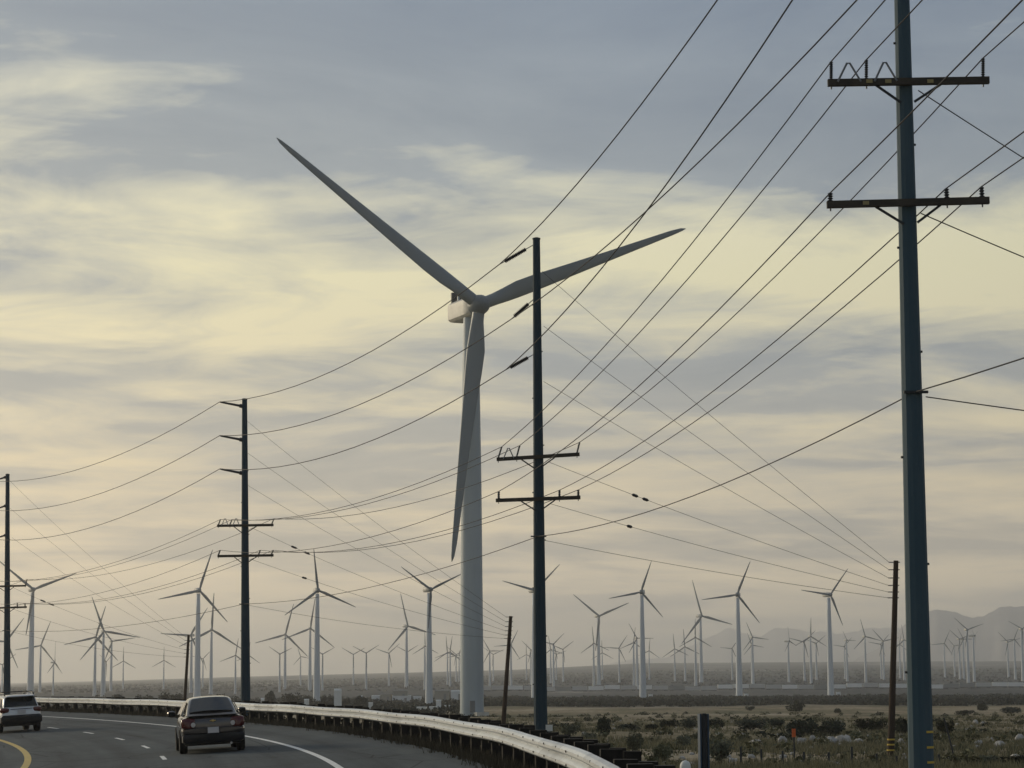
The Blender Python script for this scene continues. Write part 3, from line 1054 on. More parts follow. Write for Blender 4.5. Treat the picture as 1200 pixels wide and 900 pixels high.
for hx, hy, by, rp, phi, yaw, lab in NEARLIST:
    g = ground_hit(hx + (0 if abs(yaw) < 18 else -1.2), by, 300)
    H = at(hx, hy, g.y).z - g.z
    o = turbine(g, H, rp * g.y / FPX, phi, yaw)
    tag(o, lab, 'wind turbine', 'wind turbines on the plain')
far_items = []
for hx, hy, by, rp, phi, yaw in FARLIST:
    g = ground_hit(hx, by, 300)
    H = at(hx, hy, g.y).z - g.z
    o = turbine(g, H, rp * g.y / FPX, phi, yaw, rad=0.95)
    far_items.append((hx, hy, o))
marks = [(-50, None), (34, 'the near turbine at far left'), (231, 'the tall turbine behind the sedan'), (286, 'the slant-armed pole'), (371, 'the tall turbine right of that pole'),
         (504, 'the tall turbine left of the giant'), (555, 'the giant turbine tower'), (631, 'the middle steel pole'), (753, 'the first tall turbine right of the middle pole'),
         (866, 'the second tall turbine right of the middle pole'), (975, 'the tall turbine near the banded pole'), (1066, 'the near steel pole'), (1300, None)]
names_ord = ['first', 'second', 'third', 'fourth', 'fifth', 'sixth', 'seventh', 'eighth', 'ninth', 'tenth', 'eleventh', 'twelfth', 'thirteenth', 'fourteenth']
short = {34: 'near turbine at far left', 231: 'turbine behind sedan', 286: 'slant-armed pole', 371: 'tall turbine beside that pole', 504: 'tall turbine left of giant', 555: 'giant tower',
         631: 'middle steel pole', 753: 'first tall turbine right of it', 866: 'next tall turbine rightwards', 975: 'tall turbine by banded pole', 1066: 'near steel pole'}
marks_x = [m_[0] for m_ in marks]
by_zone = {}
for it in far_items:
    z_ = max(i for i, x in enumerate(marks_x) if it[0] >= x)
    by_zone.setdefault(z_, []).append(it)
zone_text = {0: 'left of the leftmost near turbine', 1: 'between leftmost near turbine and turbine behind sedan', 2: 'between turbine behind sedan and slant-armed pole',
             3: 'between slant-armed pole and up-pointing tall turbine', 4: 'between up-pointing tall turbine and next tall one', 5: 'between giant tower and tall turbine left of it',
             6: 'between giant turbine tower and middle steel pole', 7: 'between middle steel pole and next tall turbine', 8: 'between the two tall level-bladed turbines',
             9: 'between right level-bladed turbine and banded-pole turbine', 10: 'between banded-pole turbine and near steel pole', 11: 'right of the near steel pole'}
for z_, items in by_zone.items():
    items.sort(key=lambda q: q[0])
    for i, (hx, hy, o) in enumerate(items):
        tag(o, 'distant small turbine, %s from left %s' % (names_ord[i], zone_text[z_]), 'wind turbine', 'wind turbines on the plain')

# ------------------------------------------------------------------ vehicles
M['car_paint'] = principled('car_paint', (0.105, 0.095, 0.090), 0.14, 0.6, coat=0.6)
M['car_dark'] = principled('car_dark', (0.018, 0.018, 0.020), 0.45)
M['white_paint'] = principled('white_paint', (0.86, 0.88, 0.90), 0.22, 0.0, coat=0.6)
M['car_glass'] = principled('car_glass', (0.010, 0.014, 0.016), 0.06, 0.0, spec=0.45)
M['tail_red'] = principled('tail_red', (0.085, 0.006, 0.006), 0.12, spec=0.6)
M['lamp_clear'] = principled('lamp_clear', (0.62, 0.58, 0.55), 0.2)
M['tyre'] = principled('tyre', (0.014, 0.014, 0.014), 0.85)
M['rim'] = principled('rim', (0.30, 0.30, 0.30), 0.35, 0.8)
M['plate'] = principled('plate', (0.62, 0.60, 0.60), 0.5)
M['plate_ink'] = principled('plate_ink', (0.06, 0.06, 0.16), 0.5)
M['gold'] = principled('gold', (0.62, 0.46, 0.18), 0.3, 0.7)
M['chrome'] = principled('chrome', (0.55, 0.55, 0.55), 0.2, 0.9)


def interp_station(st, y):
    ys_ = [q[0] for q in st]
    return [float(np.interp(y, ys_, [q[i] for q in st])) for i in range(1, len(st[0]))]


def body_ring(y, zb, zt, w, tuck, crown):
    h = zt - zb
    half = [(0.0, zb), (w * .55, zb), (w * .86, zb + .01), (w * .97, zb + h * .14), (w, zb + h * .40), (w * .995, zb + h * .62), (w * tuck, zb + h * .88), (w * (tuck - .06), zt), (w * .5, zt + crown * .8), (0.0, zt + crown)]
    ring = [Vector((x, y, z)) for x, z in half] + [Vector((-x, y, z)) for x, z in reversed(half[1:-1])]
    return ring


def cabin_ring(y, z0, zr, wb, wt_):
    h = max(zr - z0, 0.002)
    half = [(0, z0), (wb, z0), (wb + (wt_ - wb) * .5, z0 + h * .5), (wt_ + .04, z0 + h * .84), (wt_ - .05, z0 + h * .955), (wt_ * .5, z0 + h * .99), (0, z0 + h)]
    return [Vector((x, y, z)) for x, z in half] + [Vector((-x, y, z)) for x, z in reversed(half[1:-1])]


def subsurf(o, lv=2):
    md = o.modifiers.new('smooth', 'SUBSURF')
    md.levels = md.render_levels = lv
    o.data.polygons.foreach_set('use_smooth', [True] * len(o.data.polygons))
    return o


def patch_panel(corners, n=6, bulge=0.0, out=Vector((0, -1, 0))):
    """bilinear panel: bl, br, tr, tl"""
    bl, br, tr, tl = [Vector(q) for q in corners]
    mb = MB()
    vs, fs = [], []
    for j in range(n + 1):
        for i in range(n + 1):
            u, v = i / n, j / n
            p = (bl * (1 - u) + br * u) * (1 - v) + (tl * (1 - u) + tr * u) * v
            p = p + out * (bulge * 4 * u * (1 - u))
            vs.append(p)
    for j in range(n):
        for i in range(n):
            a = j * (n + 1) + i
            fs.append((a, a + 1, a + n + 2, a + n + 1))
    mb.add(vs, fs)
    return mb


def wheel(parent, x, y, r, w):
    mb = MB(); mb.lathe([(r * .62, -w / 2), (r * .94, -w / 2), (r, -w * .3), (r, w * .3), (r * .94, w / 2), (r * .62, w / 2)], (x, y, r), 24, ax='X')
    t_ = mb.build('wheel', M['tyre'], parent); smooth_by_angle(t_, 40)
    sg = 1 if x > 0 else -1
    mb = MB(); mb.lathe([(r * .60, -w * .2), (r * .60, w * .28), (r * .5, w * .36), (r * .12, w * .40)], (x, y, r), 18, ax='X')
    if sg < 0:
        mb.v = [(2 * x - p[0], p[1], p[2]) for p in mb.v]; mb.f = [tuple(reversed(f)) for f in mb.f]
    mb.build('rim', M['rim'], t_)


def place_car(o, s, off, yaw_extra=0.0):
    p = road_pt(s, off)
    h = heading_of(s) + yaw_extra
    o.location = p
    o.rotation_mode = 'XYZ'
    # banked with the road: y forward along heading, x across
    fwd = Vector((-math.sin(h), math.cos(h), 0))
    right = Vector((math.cos(h), math.sin(h), BANK))
    right.normalize()
    up = right.cross(fwd).normalized()
    fwd = up.cross(right)
    o.matrix_world = Matrix((right, fwd, up)).transposed().to_4x4()
    o.location = p


def loft(name, rings_, mat, parent, lv=2):
    mb = MB(); mb.rings(rings_)
    return subsurf(mb.build(name, mat, parent), lv)


# --- dark sedan
car = empty('sedan_car', (0, 0, 0), 0, 'dark brown-grey sedan driving away in the right lane', 'car', 'cars on the road')
st = [(-2.43, .50, .74, .60, .90, .00), (-2.405, .36, .86, .77, .92, .01), (-2.34, .28, .955, .83, .93, .02), (-2.1, .24, .985, .872, .93, .025), (-1.5, .21, .985, .895, .94, .02), (-.6, .20, .97, .90, .945, .0),
      (.4, .20, .965, .90, .945, .0), (1.1, .20, .97, .895, .94, .02), (1.7, .20, .90, .885, .92, .03), (2.2, .22, .79, .83, .90, .03), (2.40, .30, .68, .72, .88, .01), (2.43, .40, .60, .60, .88, 0)]
loft('body', [body_ring(*q) for q in st], M['car_paint'], car)
cab = [(-1.98, .93, .95, .70, .66), (-1.84, .93, 1.03, .76, .64), (-1.05, .93, 1.40, .80, .585), (-.75, .93, 1.455, .815, .585), (-.1, .93, 1.482, .83, .595), (.45, .94, 1.425, .83, .585), (.75, .94, 1.33, .82, .60), (1.35, .93, 1.03, .78, .68), (1.5, .93, .96, .74, .66)]
loft('roof', [cabin_ring(*q) for q in cab], M['car_paint'], car)
n_ = Vector((0, -.42, .90))
patch_panel([(-.625, -1.79, 1.07), (.625, -1.79, 1.07), (.505, -1.09, 1.408), (-.505, -1.09, 1.408)], 6, 0.045, n_ * 0.8).build('rear_window', M['car_glass'], car, True)
patch_panel([(.66, 1.30, 1.08), (-.66, 1.30, 1.08), (-.53, .72, 1.365), (.53, .72, 1.365)], 6, 0.05, Vector((0, .45, .9))).build('windscreen', M['car_glass'], car, True)
for sg in (-1, 1):
    for (ya, yb, yc, yd) in ((-.35, -1.25, -.95, -.35), (.98, -.28, -.28, .52)):
        q = [(sg * .835, yb, 1.0), (sg * .845, ya, 1.0), (sg * .66, yd, 1.36), (sg * .66, yc, 1.34)]
        mb = patch_panel(q, 3, 0.012, Vector((sg, 0, .3)))
        mb.build('side_window', M['car_glass'], car)
    mb = MB()
    prof = rounded_box_rings([(-2.445, .15, .675, .885), (-2.40, .19, .645, .93), (-2.25, .17, .66, .935), (-2.0, .06, .75, .90)], 14, 5)
    mb.rings([[p + Vector((sg * (.675 + (0.03 if i == 2 else 0.09 if i == 3 else 0)), 0, 0)) for p in r_] for i, r_ in enumerate(prof)])
    tl_ = mb.build('tail_light', M['tail_red'], car); smooth_by_angle(tl_, 50)
    mb = MB(); mb.lathe([(.062, -2.43), (.062, -2.452), (.045, -2.456)], (sg * .545, 0, .755), 14, ax='Y'); mb.build('reverse_lamp', M['lamp_clear'], tl_)
    mb = MB(); mb.rings(rounded_box_rings([(.78, .06, -.05, .05), (.85, .115, -.085, .085), (.95, .10, -.075, .075), (1.02, .05, -.04, .04)], 12, 3.5))
    mi = mb.build('door_mirror', M['car_paint'], car, True, loc=(sg * 1.02, 0, 1.02))
    mb = MB(); mb.bar((sg * -.16, .87, -.05), (0, .87, -.02), .05, .05); mb.build('stalk', M['car_dark'], mi)
    mb = MB(); mb.box((0, .778, 0), (.17, .01, .11)); mb.build('mirror_glass', M['car_glass'], mi)
    for y in (-1.42, 1.42):
        wheel(car, sg * .80, y, .325, .215)
    mb = MB(); mb.box((sg * .905, -.45, .86), (.025, .20, .035)); mb.build('door_handle', M['car_paint'], car)
mb = MB(); mb.rings(rounded_box_rings([(-2.455, .76, .35, .50), (-2.40, .84, .26, .56), (-2.1, .86, .22, .52)], 20, 6)); bmp = mb.build('lower_bumper', M['car_dark'], car); smooth_by_angle(bmp, 40)
mb = MB(); mb.rings(rounded_box_rings([(-2.478, .72, .535, .655), (-2.43, .83, .50, .68), (-2.25, .875, .49, .70)], 20, 5)); bm2 = mb.build('bumper', M['car_paint'], car); smooth_by_angle(bm2, 40)
mb = MB(); mb.box((0, -2.484, .595), (.36, .012, .17)); mb.build('plate_recess', M['car_dark'], bm2)
pl = MB(); pl.box((0, -2.494, .600), (.305, .012, .15)); plo = pl.build('licence_plate', M['plate'], bm2)
mb = MB()
mb.add([(-.085, -2.452, .83), (-.03, -2.452, .83), (-.022, -2.452, .818), (.036, -2.452, .818), (.03, -2.452, .83), (.08, -2.452, .83), (.085, -2.452, .855), (.03, -2.452, .855), (.022, -2.452, .867), (-.036, -2.452, .867), (-.03, -2.452, .855), (-.08, -2.452, .855)],
       [(0, 1, 2, 3, 4, 5, 6, 7, 8, 9, 10, 11)])
mb.v += [(x, -2.41, z) for x, y, z in mb.v]
n12 = 12
mb.f += [(i, (i + 1) % n12, (i + 1) % n12 + n12, i + n12) for i in range(n12)]
mb.m += [0] * n12
mb.build('badge', M['gold'], car)
mb = MB(); mb.rings(rounded_box_rings([(-2.43, .70, .975, .99), (-2.38, .75, .965, 1.0), (-2.15, .77, .965, 1.005)], 16, 4)); mb.build('boot_lip', M['car_paint'], car, True)
mb = MB(); mb.tube([(.48, -2.46, .24), (.48, -2.0, .24)], .035, 10); mb.build('exhaust', M['chrome'], car)
mb = MB(); mb.box((0, -0.1, .26), (1.5, 4.2, .10)); mb.build('underbody', M['car_dark'], car)
place_car(car, s_at_y(64.6, -5.1), -5.1, R(-1.0))
car.scale = (1.0, 1.0, 1.06)

# --- white sport-utility car
suv = empty('suv_car', (0, 0, 0), 0, 'white sport utility car with roof rails at the left picture edge', 'car', 'cars on the road')
st = [(-2.24, .50, .80, .62, .92, .0), (-2.21, .42, .98, .80, .94, .0), (-2.12, .38, 1.06, .86, .95, .0), (-1.6, .32, 1.06, .895, .95, 0), (-.6, .30, 1.02, .90, .95, 0), (.5, .30, 1.0, .90, .95, 0), (1.0, .30, 1.02, .895, .94, .03),
      (1.6, .30, .98, .88, .93, .03), (2.1, .34, .86, .83, .91, .03), (2.22, .42, .74, .70, .9, 0)]
loft('body', [body_ring(*q) for q in st], M['white_paint'], suv)
cab = [(-2.13, 1.00, 1.04, .78, .74), (-2.08, .98, 1.14, .80, .72), (-1.82, .98, 1.55, .81, .645), (-1.5, .98, 1.605, .82, .645), (-.3, .97, 1.63, .835, .65), (.4, .97, 1.585, .835, .64), (.75, .97, 1.46, .82, .65), (1.3, .96, 1.07, .80, .70), (1.42, .96, 1.0, .76, .68)]
loft('roof', [cabin_ring(*q) for q in cab], M['white_paint'], suv)
patch_panel([(-.72, -2.105, 1.10), (.72, -2.105, 1.10), (.615, -1.845, 1.52), (-.615, -1.845, 1.52)], 6, 0.05, Vector((0, -.85, .5))).build('rear_window', M['car_glass'], suv, True)
for sg in (-1, 1):
    for (ya, yb, yc, yd) in ((-.45, -1.75, -1.5, -.45), (.95, -.38, -.38, .5)):
        patch_panel([(sg * .845, yb, 1.04), (sg * .85, ya, 1.04), (sg * .715, yd, 1.50), (sg * .715, yc, 1.50)], 3, 0.01, Vector((sg, 0, .3))).build('side_window', M['car_glass'], suv)
    prof = rounded_box_rings([(-2.245, .12, .90, 1.02), (-2.19, .18, .85, 1.07), (-2.0, .16, .87, 1.09), (-1.75, .06, .95, 1.07)], 14, 5)
    mb = MB(); mb.rings([[p + Vector((sg * (.69 + (0.04 if i == 2 else 0.115 if i == 3 else 0)), 0, 0)) for p in r_] for i, r_ in enumerate(prof)])
    smooth_by_angle(mb.build('tail_light', M['tail_red'], suv), 50)
    mb = MB(); mb.tube([(sg * .62, -1.75, 1.60), (sg * .62, -1.65, 1.69), (sg * .62, -.3, 1.715), (sg * .62, .45, 1.66), (sg * .62, .5, 1.60)], .03, 8); mb.build('roof_rail', M['car_dark'], suv)
    mb = MB(); mb.rings(rounded_box_rings([(.74, .06, -.05, .05), (.80, .12, -.09, .09), (.90, .10, -.08, .08)], 12, 3.5)); mb.build('door_mirror', M['white_paint'], suv, True, loc=(sg * 1.01, 0, 1.10))
    for y in (-1.33, 1.33):
        wheel(suv, sg * .805, y, .355, .225)
mb = MB(); mb.rings(rounded_box_rings([(-2.29, .80, .45, .70), (-2.22, .885, .34, .78), (-1.75, .91, .32, .74)], 20, 6)); smooth_by_angle(mb.build('lower_bumper', M['car_dark'], suv), 40)
mb = MB(); mb.rings(rounded_box_rings([(-2.16, .50, 1.545, 1.575), (-2.08, .60, 1.52, 1.60), (-1.7, .63, 1.54, 1.625)], 16, 4)); mb.build('roof_spoiler', M['white_paint'], suv, True)
mb = MB(); mb.box((0, -2.275, .90), (.34, .014, .17)); mb.build('licence_plate', M['plate'], suv)
mb = MB(); mb.box((0, -2.26, 1.015), (.95, .03, .035)); mb.build('tailgate_handle', M['car_dark'], suv)
for y in (-1.25, -.1):
    mb = MB(); mb.bar((-.66, y, 1.735), (.66, y, 1.735), .06, .03); mb.build('crossbar', M['car_dark'], suv)
mb = MB(); mb.box((0, -0.1, .34), (1.5, 3.9, .12)); mb.build('underbody', M['car_dark'], suv)
place_car(suv, s_at_y(99.0, -8.45), -8.45, R(2.0))

# ------------------------------------------------------------------ plants
def clump(rad, h, n, leaf, seed, stems=True, flat=0.75, sparse=1.0):
    r_ = np.random.default_rng(seed)
    mb = MB()
    lobes = [(r_.uniform(-.55, .55), r_.uniform(-.55, .55), r_.uniform(.25, .62), r_.uniform(.32, .52)) for _ in range(9)]
    for i in range(n):
        lx, ly, lz, lr = lobes[int(r_.integers(len(lobes)))]
        d = r_.normal(size=3); d /= np.linalg.norm(d)
        rr_ = lr * r_.uniform(.55, 1.05) ** sparse
        p = np.array([lx, ly, lz]) + d * rr_ * np.array([1, 1, flat])
        if p[2] < 0.02: p[2] = r_.uniform(0.02, .15)
        c_ = Vector((p[0] * rad, p[1] * rad, p[2] * h))
        a = Vector(r_.normal(size=3)).normalized()
        b = a.orthogonal().normalized()
        l_ = leaf * r_.uniform(.6, 1.4)
        mb.add([c_ - a * l_, c_ + b * l_ * .5, c_ + a * l_, c_ - b * l_ * .5], [(0, 1, 2, 3)])
    sm = MB()
    if stems:
        for k in range(5):
            lx, ly, lz, lr = lobes[k]
            sm.tube([(lx * .12 * rad, ly * .12 * rad, -.1), (lx * .5 * rad, ly * .5 * rad, lz * h * .5), (lx * rad, ly * rad, lz * h)], [.05 * rad, .03 * rad, .012 * rad], 5)
    return mb, sm


KINDS = {}
for kind, mat, leaf, n in (('dark', 'leaf_dark', .10, 950), ('grey', 'leaf_grey', .085, 900), ('olive', 'leaf_olive', .085, 850)):
    KINDS[kind] = []
    for sd_ in range(3):
        f_, s_ = clump(1.0, 1.15, n, leaf, 11 + sd_ + len(kind) * 10)
        KINDS[kind].append((f_.mesh('foliage', M[mat]), s_.mesh('stem', M['bark'])))


def shrub(px, py, wpx, hpx, kind, label, v=0):
    g = ground_hit(px, py, 62)
    w = wpx * g.y / FPX
    h = hpx * g.y / FPX
    o = empty('shrub', g, random.uniform(0, 6.28), label, 'shrub', 'shrubs in the field')
    fo, sm = KINDS[kind][v % 3]
    sc_ = (w / 2.0, w / 2.0, h / 1.12)
    link('foliage', fo, o, scl=sc_)
    link('stem', sm, o, scl=sc_)
    return o


SHRUBS = [
    (707, 861, 26, 22, 'dark', 'dark round shrub right of the middle steel pole base'),
    (668, 864, 26, 16, 'grey', 'grey-green shrub beside the small white marker plate'),
    (690, 868, 20, 12, 'grey', 'low grey shrub just below the dark round shrub'),
    (735, 857, 40, 9, 'dark', 'low dark shrub band right of the dark round shrub'),
    (762, 857, 24, 9, 'dark', 'low dark shrub left of the square steel post, upper row'),
    (785, 853, 24, 11, 'dark', 'small dark shrub above the olive shrubs near the steel post'),
    (806, 855, 28, 14, 'dark', 'dark shrub touching the left side of the square steel post'),
    (742, 884, 34, 26, 'grey', 'large grey-green shrub right of the guardrail blocks'),
    (778, 895, 44, 24, 'olive', 'wide olive shrub left of the white-topped marker'),
    (800, 878, 30, 18, 'grey', 'grey shrub behind the white-topped marker'),
    (846, 897, 44, 34, 'grey', 'tall feathery grey shrub right of the square steel post'),
    (838, 853, 26, 12, 'dark', 'dark shrub touching the right side of the square steel post'),
    (880, 855, 40, 13, 'dark', 'long dark shrub left of the orange-tipped marker'),
    (912, 854, 28, 12, 'dark', 'dark shrub just left of the orange-tipped marker'),
    (945, 862, 50, 22, 'dark', 'largest dark shrub, behind the orange-tipped marker'),
    (975, 862, 44, 20, 'dark', 'big dark shrub above the pale rocks'),
    (1010, 857, 26, 16, 'dark', 'dark shrub left of the banded wooden pole'),
    (1028, 857, 26, 15, 'dark', 'dark shrub touching the banded wooden pole'),
    (1057, 862, 26, 22, 'dark', 'dark shrub between the banded pole and the near steel pole'),
    (1106, 862, 26, 20, 'dark', 'dark shrub just right of the near steel pole'),
    (932, 834, 26, 13, 'dark', 'far dark shrub mound above the orange-tipped marker'),
    (982, 836, 12, 6, 'dark', 'small dark shrub dot above the pale rocks'),
    (1130, 838, 26, 6, 'dark', 'small flat dark shrub right of the near steel pole, far row'),
    (1152, 833, 14, 9, 'dark', 'small dark shrub at far right, left one of two'),
    (1185, 836, 28, 8, 'dark', 'dark shrub at the far right edge, upper row'),
    (880, 833, 14, 6, 'dark', 'tiny dark shrub in the tan strip left of the mound'),
    (1128, 899, 50, 16, 'olive', 'olive shrub at the bottom right of the near pole'),
    (1190, 899, 46, 14, 'dark', 'dark low shrub at the bottom right corner'),
    (1160, 898, 34, 14, 'grey', 'grey shrub left of the bottom right corner shrub'),
    (870, 868, 26, 8, 'olive', 'low olive shrub between the steel post and orange marker'),
    (815, 868, 24, 9, 'olive', 'low olive shrub just behind the square steel post'),
    (1030, 893, 34, 10, 'olive', 'low olive shrub at the foot of the banded pole'),
    (1140, 866, 22, 6, 'olive', 'low olive shrub right of the leaning stake'),
    (1195, 850, 16, 6, 'olive', 'small olive shrub at the right picture edge'),
]
for i, (px, py, w, h, kd, lab) in enumerate(SHRUBS):
    shrub(px, py, w, h, kd, lab, i)

# scattered low shrubs, grass and stones of the field (nobody could count them)
def scatter_mesh(name, count, gen, mat, kind='stuff'):
    V, F = [], []
    nb = 0
    for _ in range(count):
        vs, fs = gen()
        V.append(vs)
        F.append(np.asarray(fs) + nb)
        nb += len(vs)
    me_ = bpy.data.meshes.new(name)
    me_.from_pydata(np.vstack(V).tolist(), [], np.vstack(F).tolist())
    me_.materials.append(mat)
    return me_


def field_points(n, y0, y1, power=1.5, xmin=-0.02, xmax=0.25):
    u = rng.random(n)
    Y = y0 + (y1 - y0) * u ** power
    X = Y * rng.uniform(xmin, xmax, n)
    o = np.concatenate([lateral(X[k:k + 3000], Y[k:k + 3000]) for k in range(0, n, 3000)])
    keep = (o > 1.0)
    return X[keep], Y[keep], terrain(X[keep], Y[keep])


def grass_tufts(n, y0, y1, hgt, power):
    X, Y, Z = field_points(n, y0, y1, power)
    # patchy
    pm = np.sin(X * .21 + 2 * np.sin(Y * .05)) + np.sin(Y * .11 + X * .07) + rng.normal(0, .7, len(X))
    k = pm > 0.35
    X, Y, Z = X[k], Y[k], Z[k]
    nb = 7
    n_ = len(X)
    a = rng.uniform(0, 6.283, (n_, nb)); rad_ = rng.uniform(.0, .16, (n_, nb)); hh = hgt * rng.uniform(.4, 1.2, (n_, nb)); ln = rng.uniform(.1, .55, (n_, nb)) * hh
    wd = rng.uniform(.012, .03, (n_, nb))
    bx = X[:, None] + np.cos(a) * rad_; by = Y[:, None] + np.sin(a) * rad_; bz = np.repeat(Z[:, None], nb, 1) - .02
    v0 = np.stack([bx - wd, by, bz], -1); v1 = np.stack([bx + wd, by, bz], -1)
    v2 = np.stack([bx + np.cos(a) * ln, by + np.sin(a) * ln, bz + hh], -1)
    V = np.stack([v0, v1, v2], 2).reshape(-1, 3)
    F = np.arange(len(V)).reshape(-1, 3)
    return V, F


def mesh_np(name, V, F, mat, label, cat, smooth=False):
    me_ = bpy.data.meshes.new(name)
    me_.from_pydata(V.tolist(), [], F.tolist())
    me_.materials.append(mat)
    return tag(link(name, me_), label, cat, kind='stuff')


V, F = grass_tufts(20000, 62, 330, .34, 1.6)
mesh_np('dry_grass', V, F, M['grass'], 'dry yellow-olive grass tufts across the field', 'grass')
V, F = grass_tufts(4000, 62, 200, .26, 1.3)
mesh_np('green_grass', V, F, M['grass_green'], 'short green weeds across the near field', 'grass')
# weeds along the guardrail foot
ns = 2600
sv = rng.uniform(20, 150, ns); ov = rng.normal(0.12, .22, ns)
wx = np.array([road_pt(a, b_) for a, b_ in zip(sv, ov)])
nb = 5
a = rng.uniform(0, 6.283, (ns, nb)); hh = rng.uniform(.08, .30, (ns, nb)); ln = hh * rng.uniform(.1, .6, (ns, nb))
bx = wx[:, 0:1] + rng.normal(0, .06, (ns, nb)); by = wx[:, 1:2] + rng.normal(0, .06, (ns, nb)); bz = np.repeat(wx[:, 2:3], nb, 1) - .1
V = np.stack([np.stack([bx - .012, by, bz], -1), np.stack([bx + .012, by, bz], -1), np.stack([bx + np.cos(a) * ln, by + np.sin(a) * ln, bz + hh + .08], -1)], 2).reshape(-1, 3)
mesh_np('verge_weeds', V, np.arange(len(V)).reshape(-1, 3), M['weed'], 'dry weeds growing under the guardrail', 'weeds')


def bush_cloud(X, Y, Z, size, n_leaf, leaf, hgt=1.0):
    n_ = len(X)
    d = rng.normal(size=(n_, n_leaf, 3)); d /= np.linalg.norm(d, axis=2, keepdims=True)
    d[..., 2] = np.abs(d[..., 2])
    rr_ = rng.uniform(.5, 1.0, (n_, n_leaf, 1)) * size[:, None, None]
    c_ = np.stack([X, Y, Z], -1)[:, None, :] + d * rr_ * np.array([1, 1, hgt])
    a = rng.normal(size=c_.shape); a /= np.linalg.norm(a, axis=2, keepdims=True)
    b = np.cross(a, rng.normal(size=c_.shape)); b /= np.linalg.norm(b, axis=2, keepdims=True)
    l_ = leaf * size[:, None, None] * rng.uniform(.6, 1.4, (n_, n_leaf, 1))
    V = np.stack([c_ - a * l_, c_ + b * l_ * .55, c_ + a * l_, c_ - b * l_ * .55], 2).reshape(-1, 3)
    return V, np.arange(len(V)).reshape(-1, 4)


nv = 520
sv = rng.uniform(22, 175, nv); ov = rng.uniform(.55, 1.6, nv)
wq = np.array([road_pt(a_, b_) for a_, b_ in zip(sv, ov)])
V, F = bush_cloud(wq[:, 0], wq[:, 1], terrain(wq[:, 0], wq[:, 1]), rng.uniform(.22, .5, nv), 40, .22, 1.0)
mesh_np('verge_brush', V, F, M['leaf_verge'], 'dark brown brush crowding behind the guardrail posts', 'brush')
X, Y, Z = field_points(420, 75, 420, 1.0)
V, F = bush_cloud(X, Y, Z, rng.uniform(.25, .75, len(X)), 46, .2, .8)
mesh_np('sagebrush', V, F, M['leaf_olive'], 'scattered low sagebrush over the dry field', 'shrubs')
X, Y, Z = field_points(70, 130, 450, 1.0)
V, F = bush_cloud(X, Y, Z, rng.uniform(.3, .8, len(X)), 60, .2, .8)
mesh_np('dark_scrub', V, F, M['leaf_dark'], 'scattered dark creosote scrub over the dry field', 'shrubs')
# the dense dark belt of scrub before the railway
n = 5200
Yb = rng.uniform(640, 1090, n); Xb = Yb * rng.uniform(-.03, .25, n)
V, F = bush_cloud(Xb, Yb, terrain(Xb, Yb), rng.uniform(1.0, 2.2, n), 34, .24, .8)
mesh_np('scrub_belt', V, F, M['leaf_belt'], 'long dark green belt of dense scrub before the train', 'shrubs')
n = 2600
Yb = rng.uniform(420, 1150, n); Xb = Yb * rng.uniform(-.25, -.02, n)
V, F = bush_cloud(Xb, Yb, terrain(Xb, Yb), rng.uniform(.8, 2.0, n), 34, .24, .8)
mesh_np('left_scrub', V, F, M['leaf_belt'], 'dark scrub between the pale buildings beyond the guardrail', 'shrubs')
n = 7000
Yb = rng.uniform(1700, 3600, n); Xb = Yb * rng.uniform(-.25, .25, n)
V, F = bush_cloud(Xb, Yb, terrain(Xb, Yb), rng.uniform(1.0, 2.2, n), 8, .5, .6)
mesh_np('far_scrub', V, F, M['leaf_far'], 'faint scrub speckling the far plain under the turbines', 'shrubs')

# trees beyond the guardrail on the left
tree_k = []
for sd_ in range(3):
    f_, s_ = clump(1.0, 1.6, 700, .11, 77 + sd_)
    tree_k.append((f_.mesh('crown', M['leaf_belt']), s_.mesh('trunk', M['bark'])))
TREES = [(118, 820, 20, 8, 'first'), (140, 820, 26, 9, 'second'), (168, 820, 24, 7, 'third'), (196, 820, 26, 11, 'fourth'), (208, 820, 18, 10, 'fifth'), (258, 822, 24, 10, 'sixth'), (272, 822, 20, 8, 'seventh'),
         (316, 823, 18, 16, 'eighth'), (338, 823, 16, 13, 'ninth'), (346, 824, 22, 15, 'tenth'), (360, 824, 20, 12, 'eleventh'), (384, 826, 18, 13, 'twelfth'), (404, 826, 14, 12, 'thirteenth'),
         (424, 827, 22, 14, 'fourteenth'), (440, 828, 16, 10, 'fifteenth')]
for i, (px, py, w, h, od) in enumerate(TREES):
    Yt = 620.0 + 40 * (i % 3)
    g = on_ground(px, Yt)
    top = at(px, py - h, Yt).z - g.z
    o = empty('tree', g, random.uniform(0, 6), 'dark low tree beyond the guardrail, %s from the left' % od, 'tree', 'trees beyond the guardrail')
    wv = w * Yt / FPX / 1.9
    sc_ = (wv, wv, top / 1.6)
    link('crown', tree_k[i % 3][0], o, scl=sc_); link('trunk', tree_k[i % 3][1], o, scl=sc_)

# ------------------------------------------------------------------ rocks
def rock_mesh(sd_):
    r_ = np.random.default_rng(sd_)
    mb = MB()
    rings_ = []
    n = 9
    for k, (z, f) in enumerate(((-.2, .8), (.1, 1.0), (.35, .92), (.6, .68), (.75, .3))):
        rings_.append([Vector((math.cos(6.283 * j / n) * f * r_.uniform(.8, 1.15), math.sin(6.283 * j / n) * f * r_.uniform(.8, 1.15), z * r_.uniform(.85, 1.15))) for j in range(n)])
    mb.rings(rings_)
    return mb.mesh('rock', M['rock'])


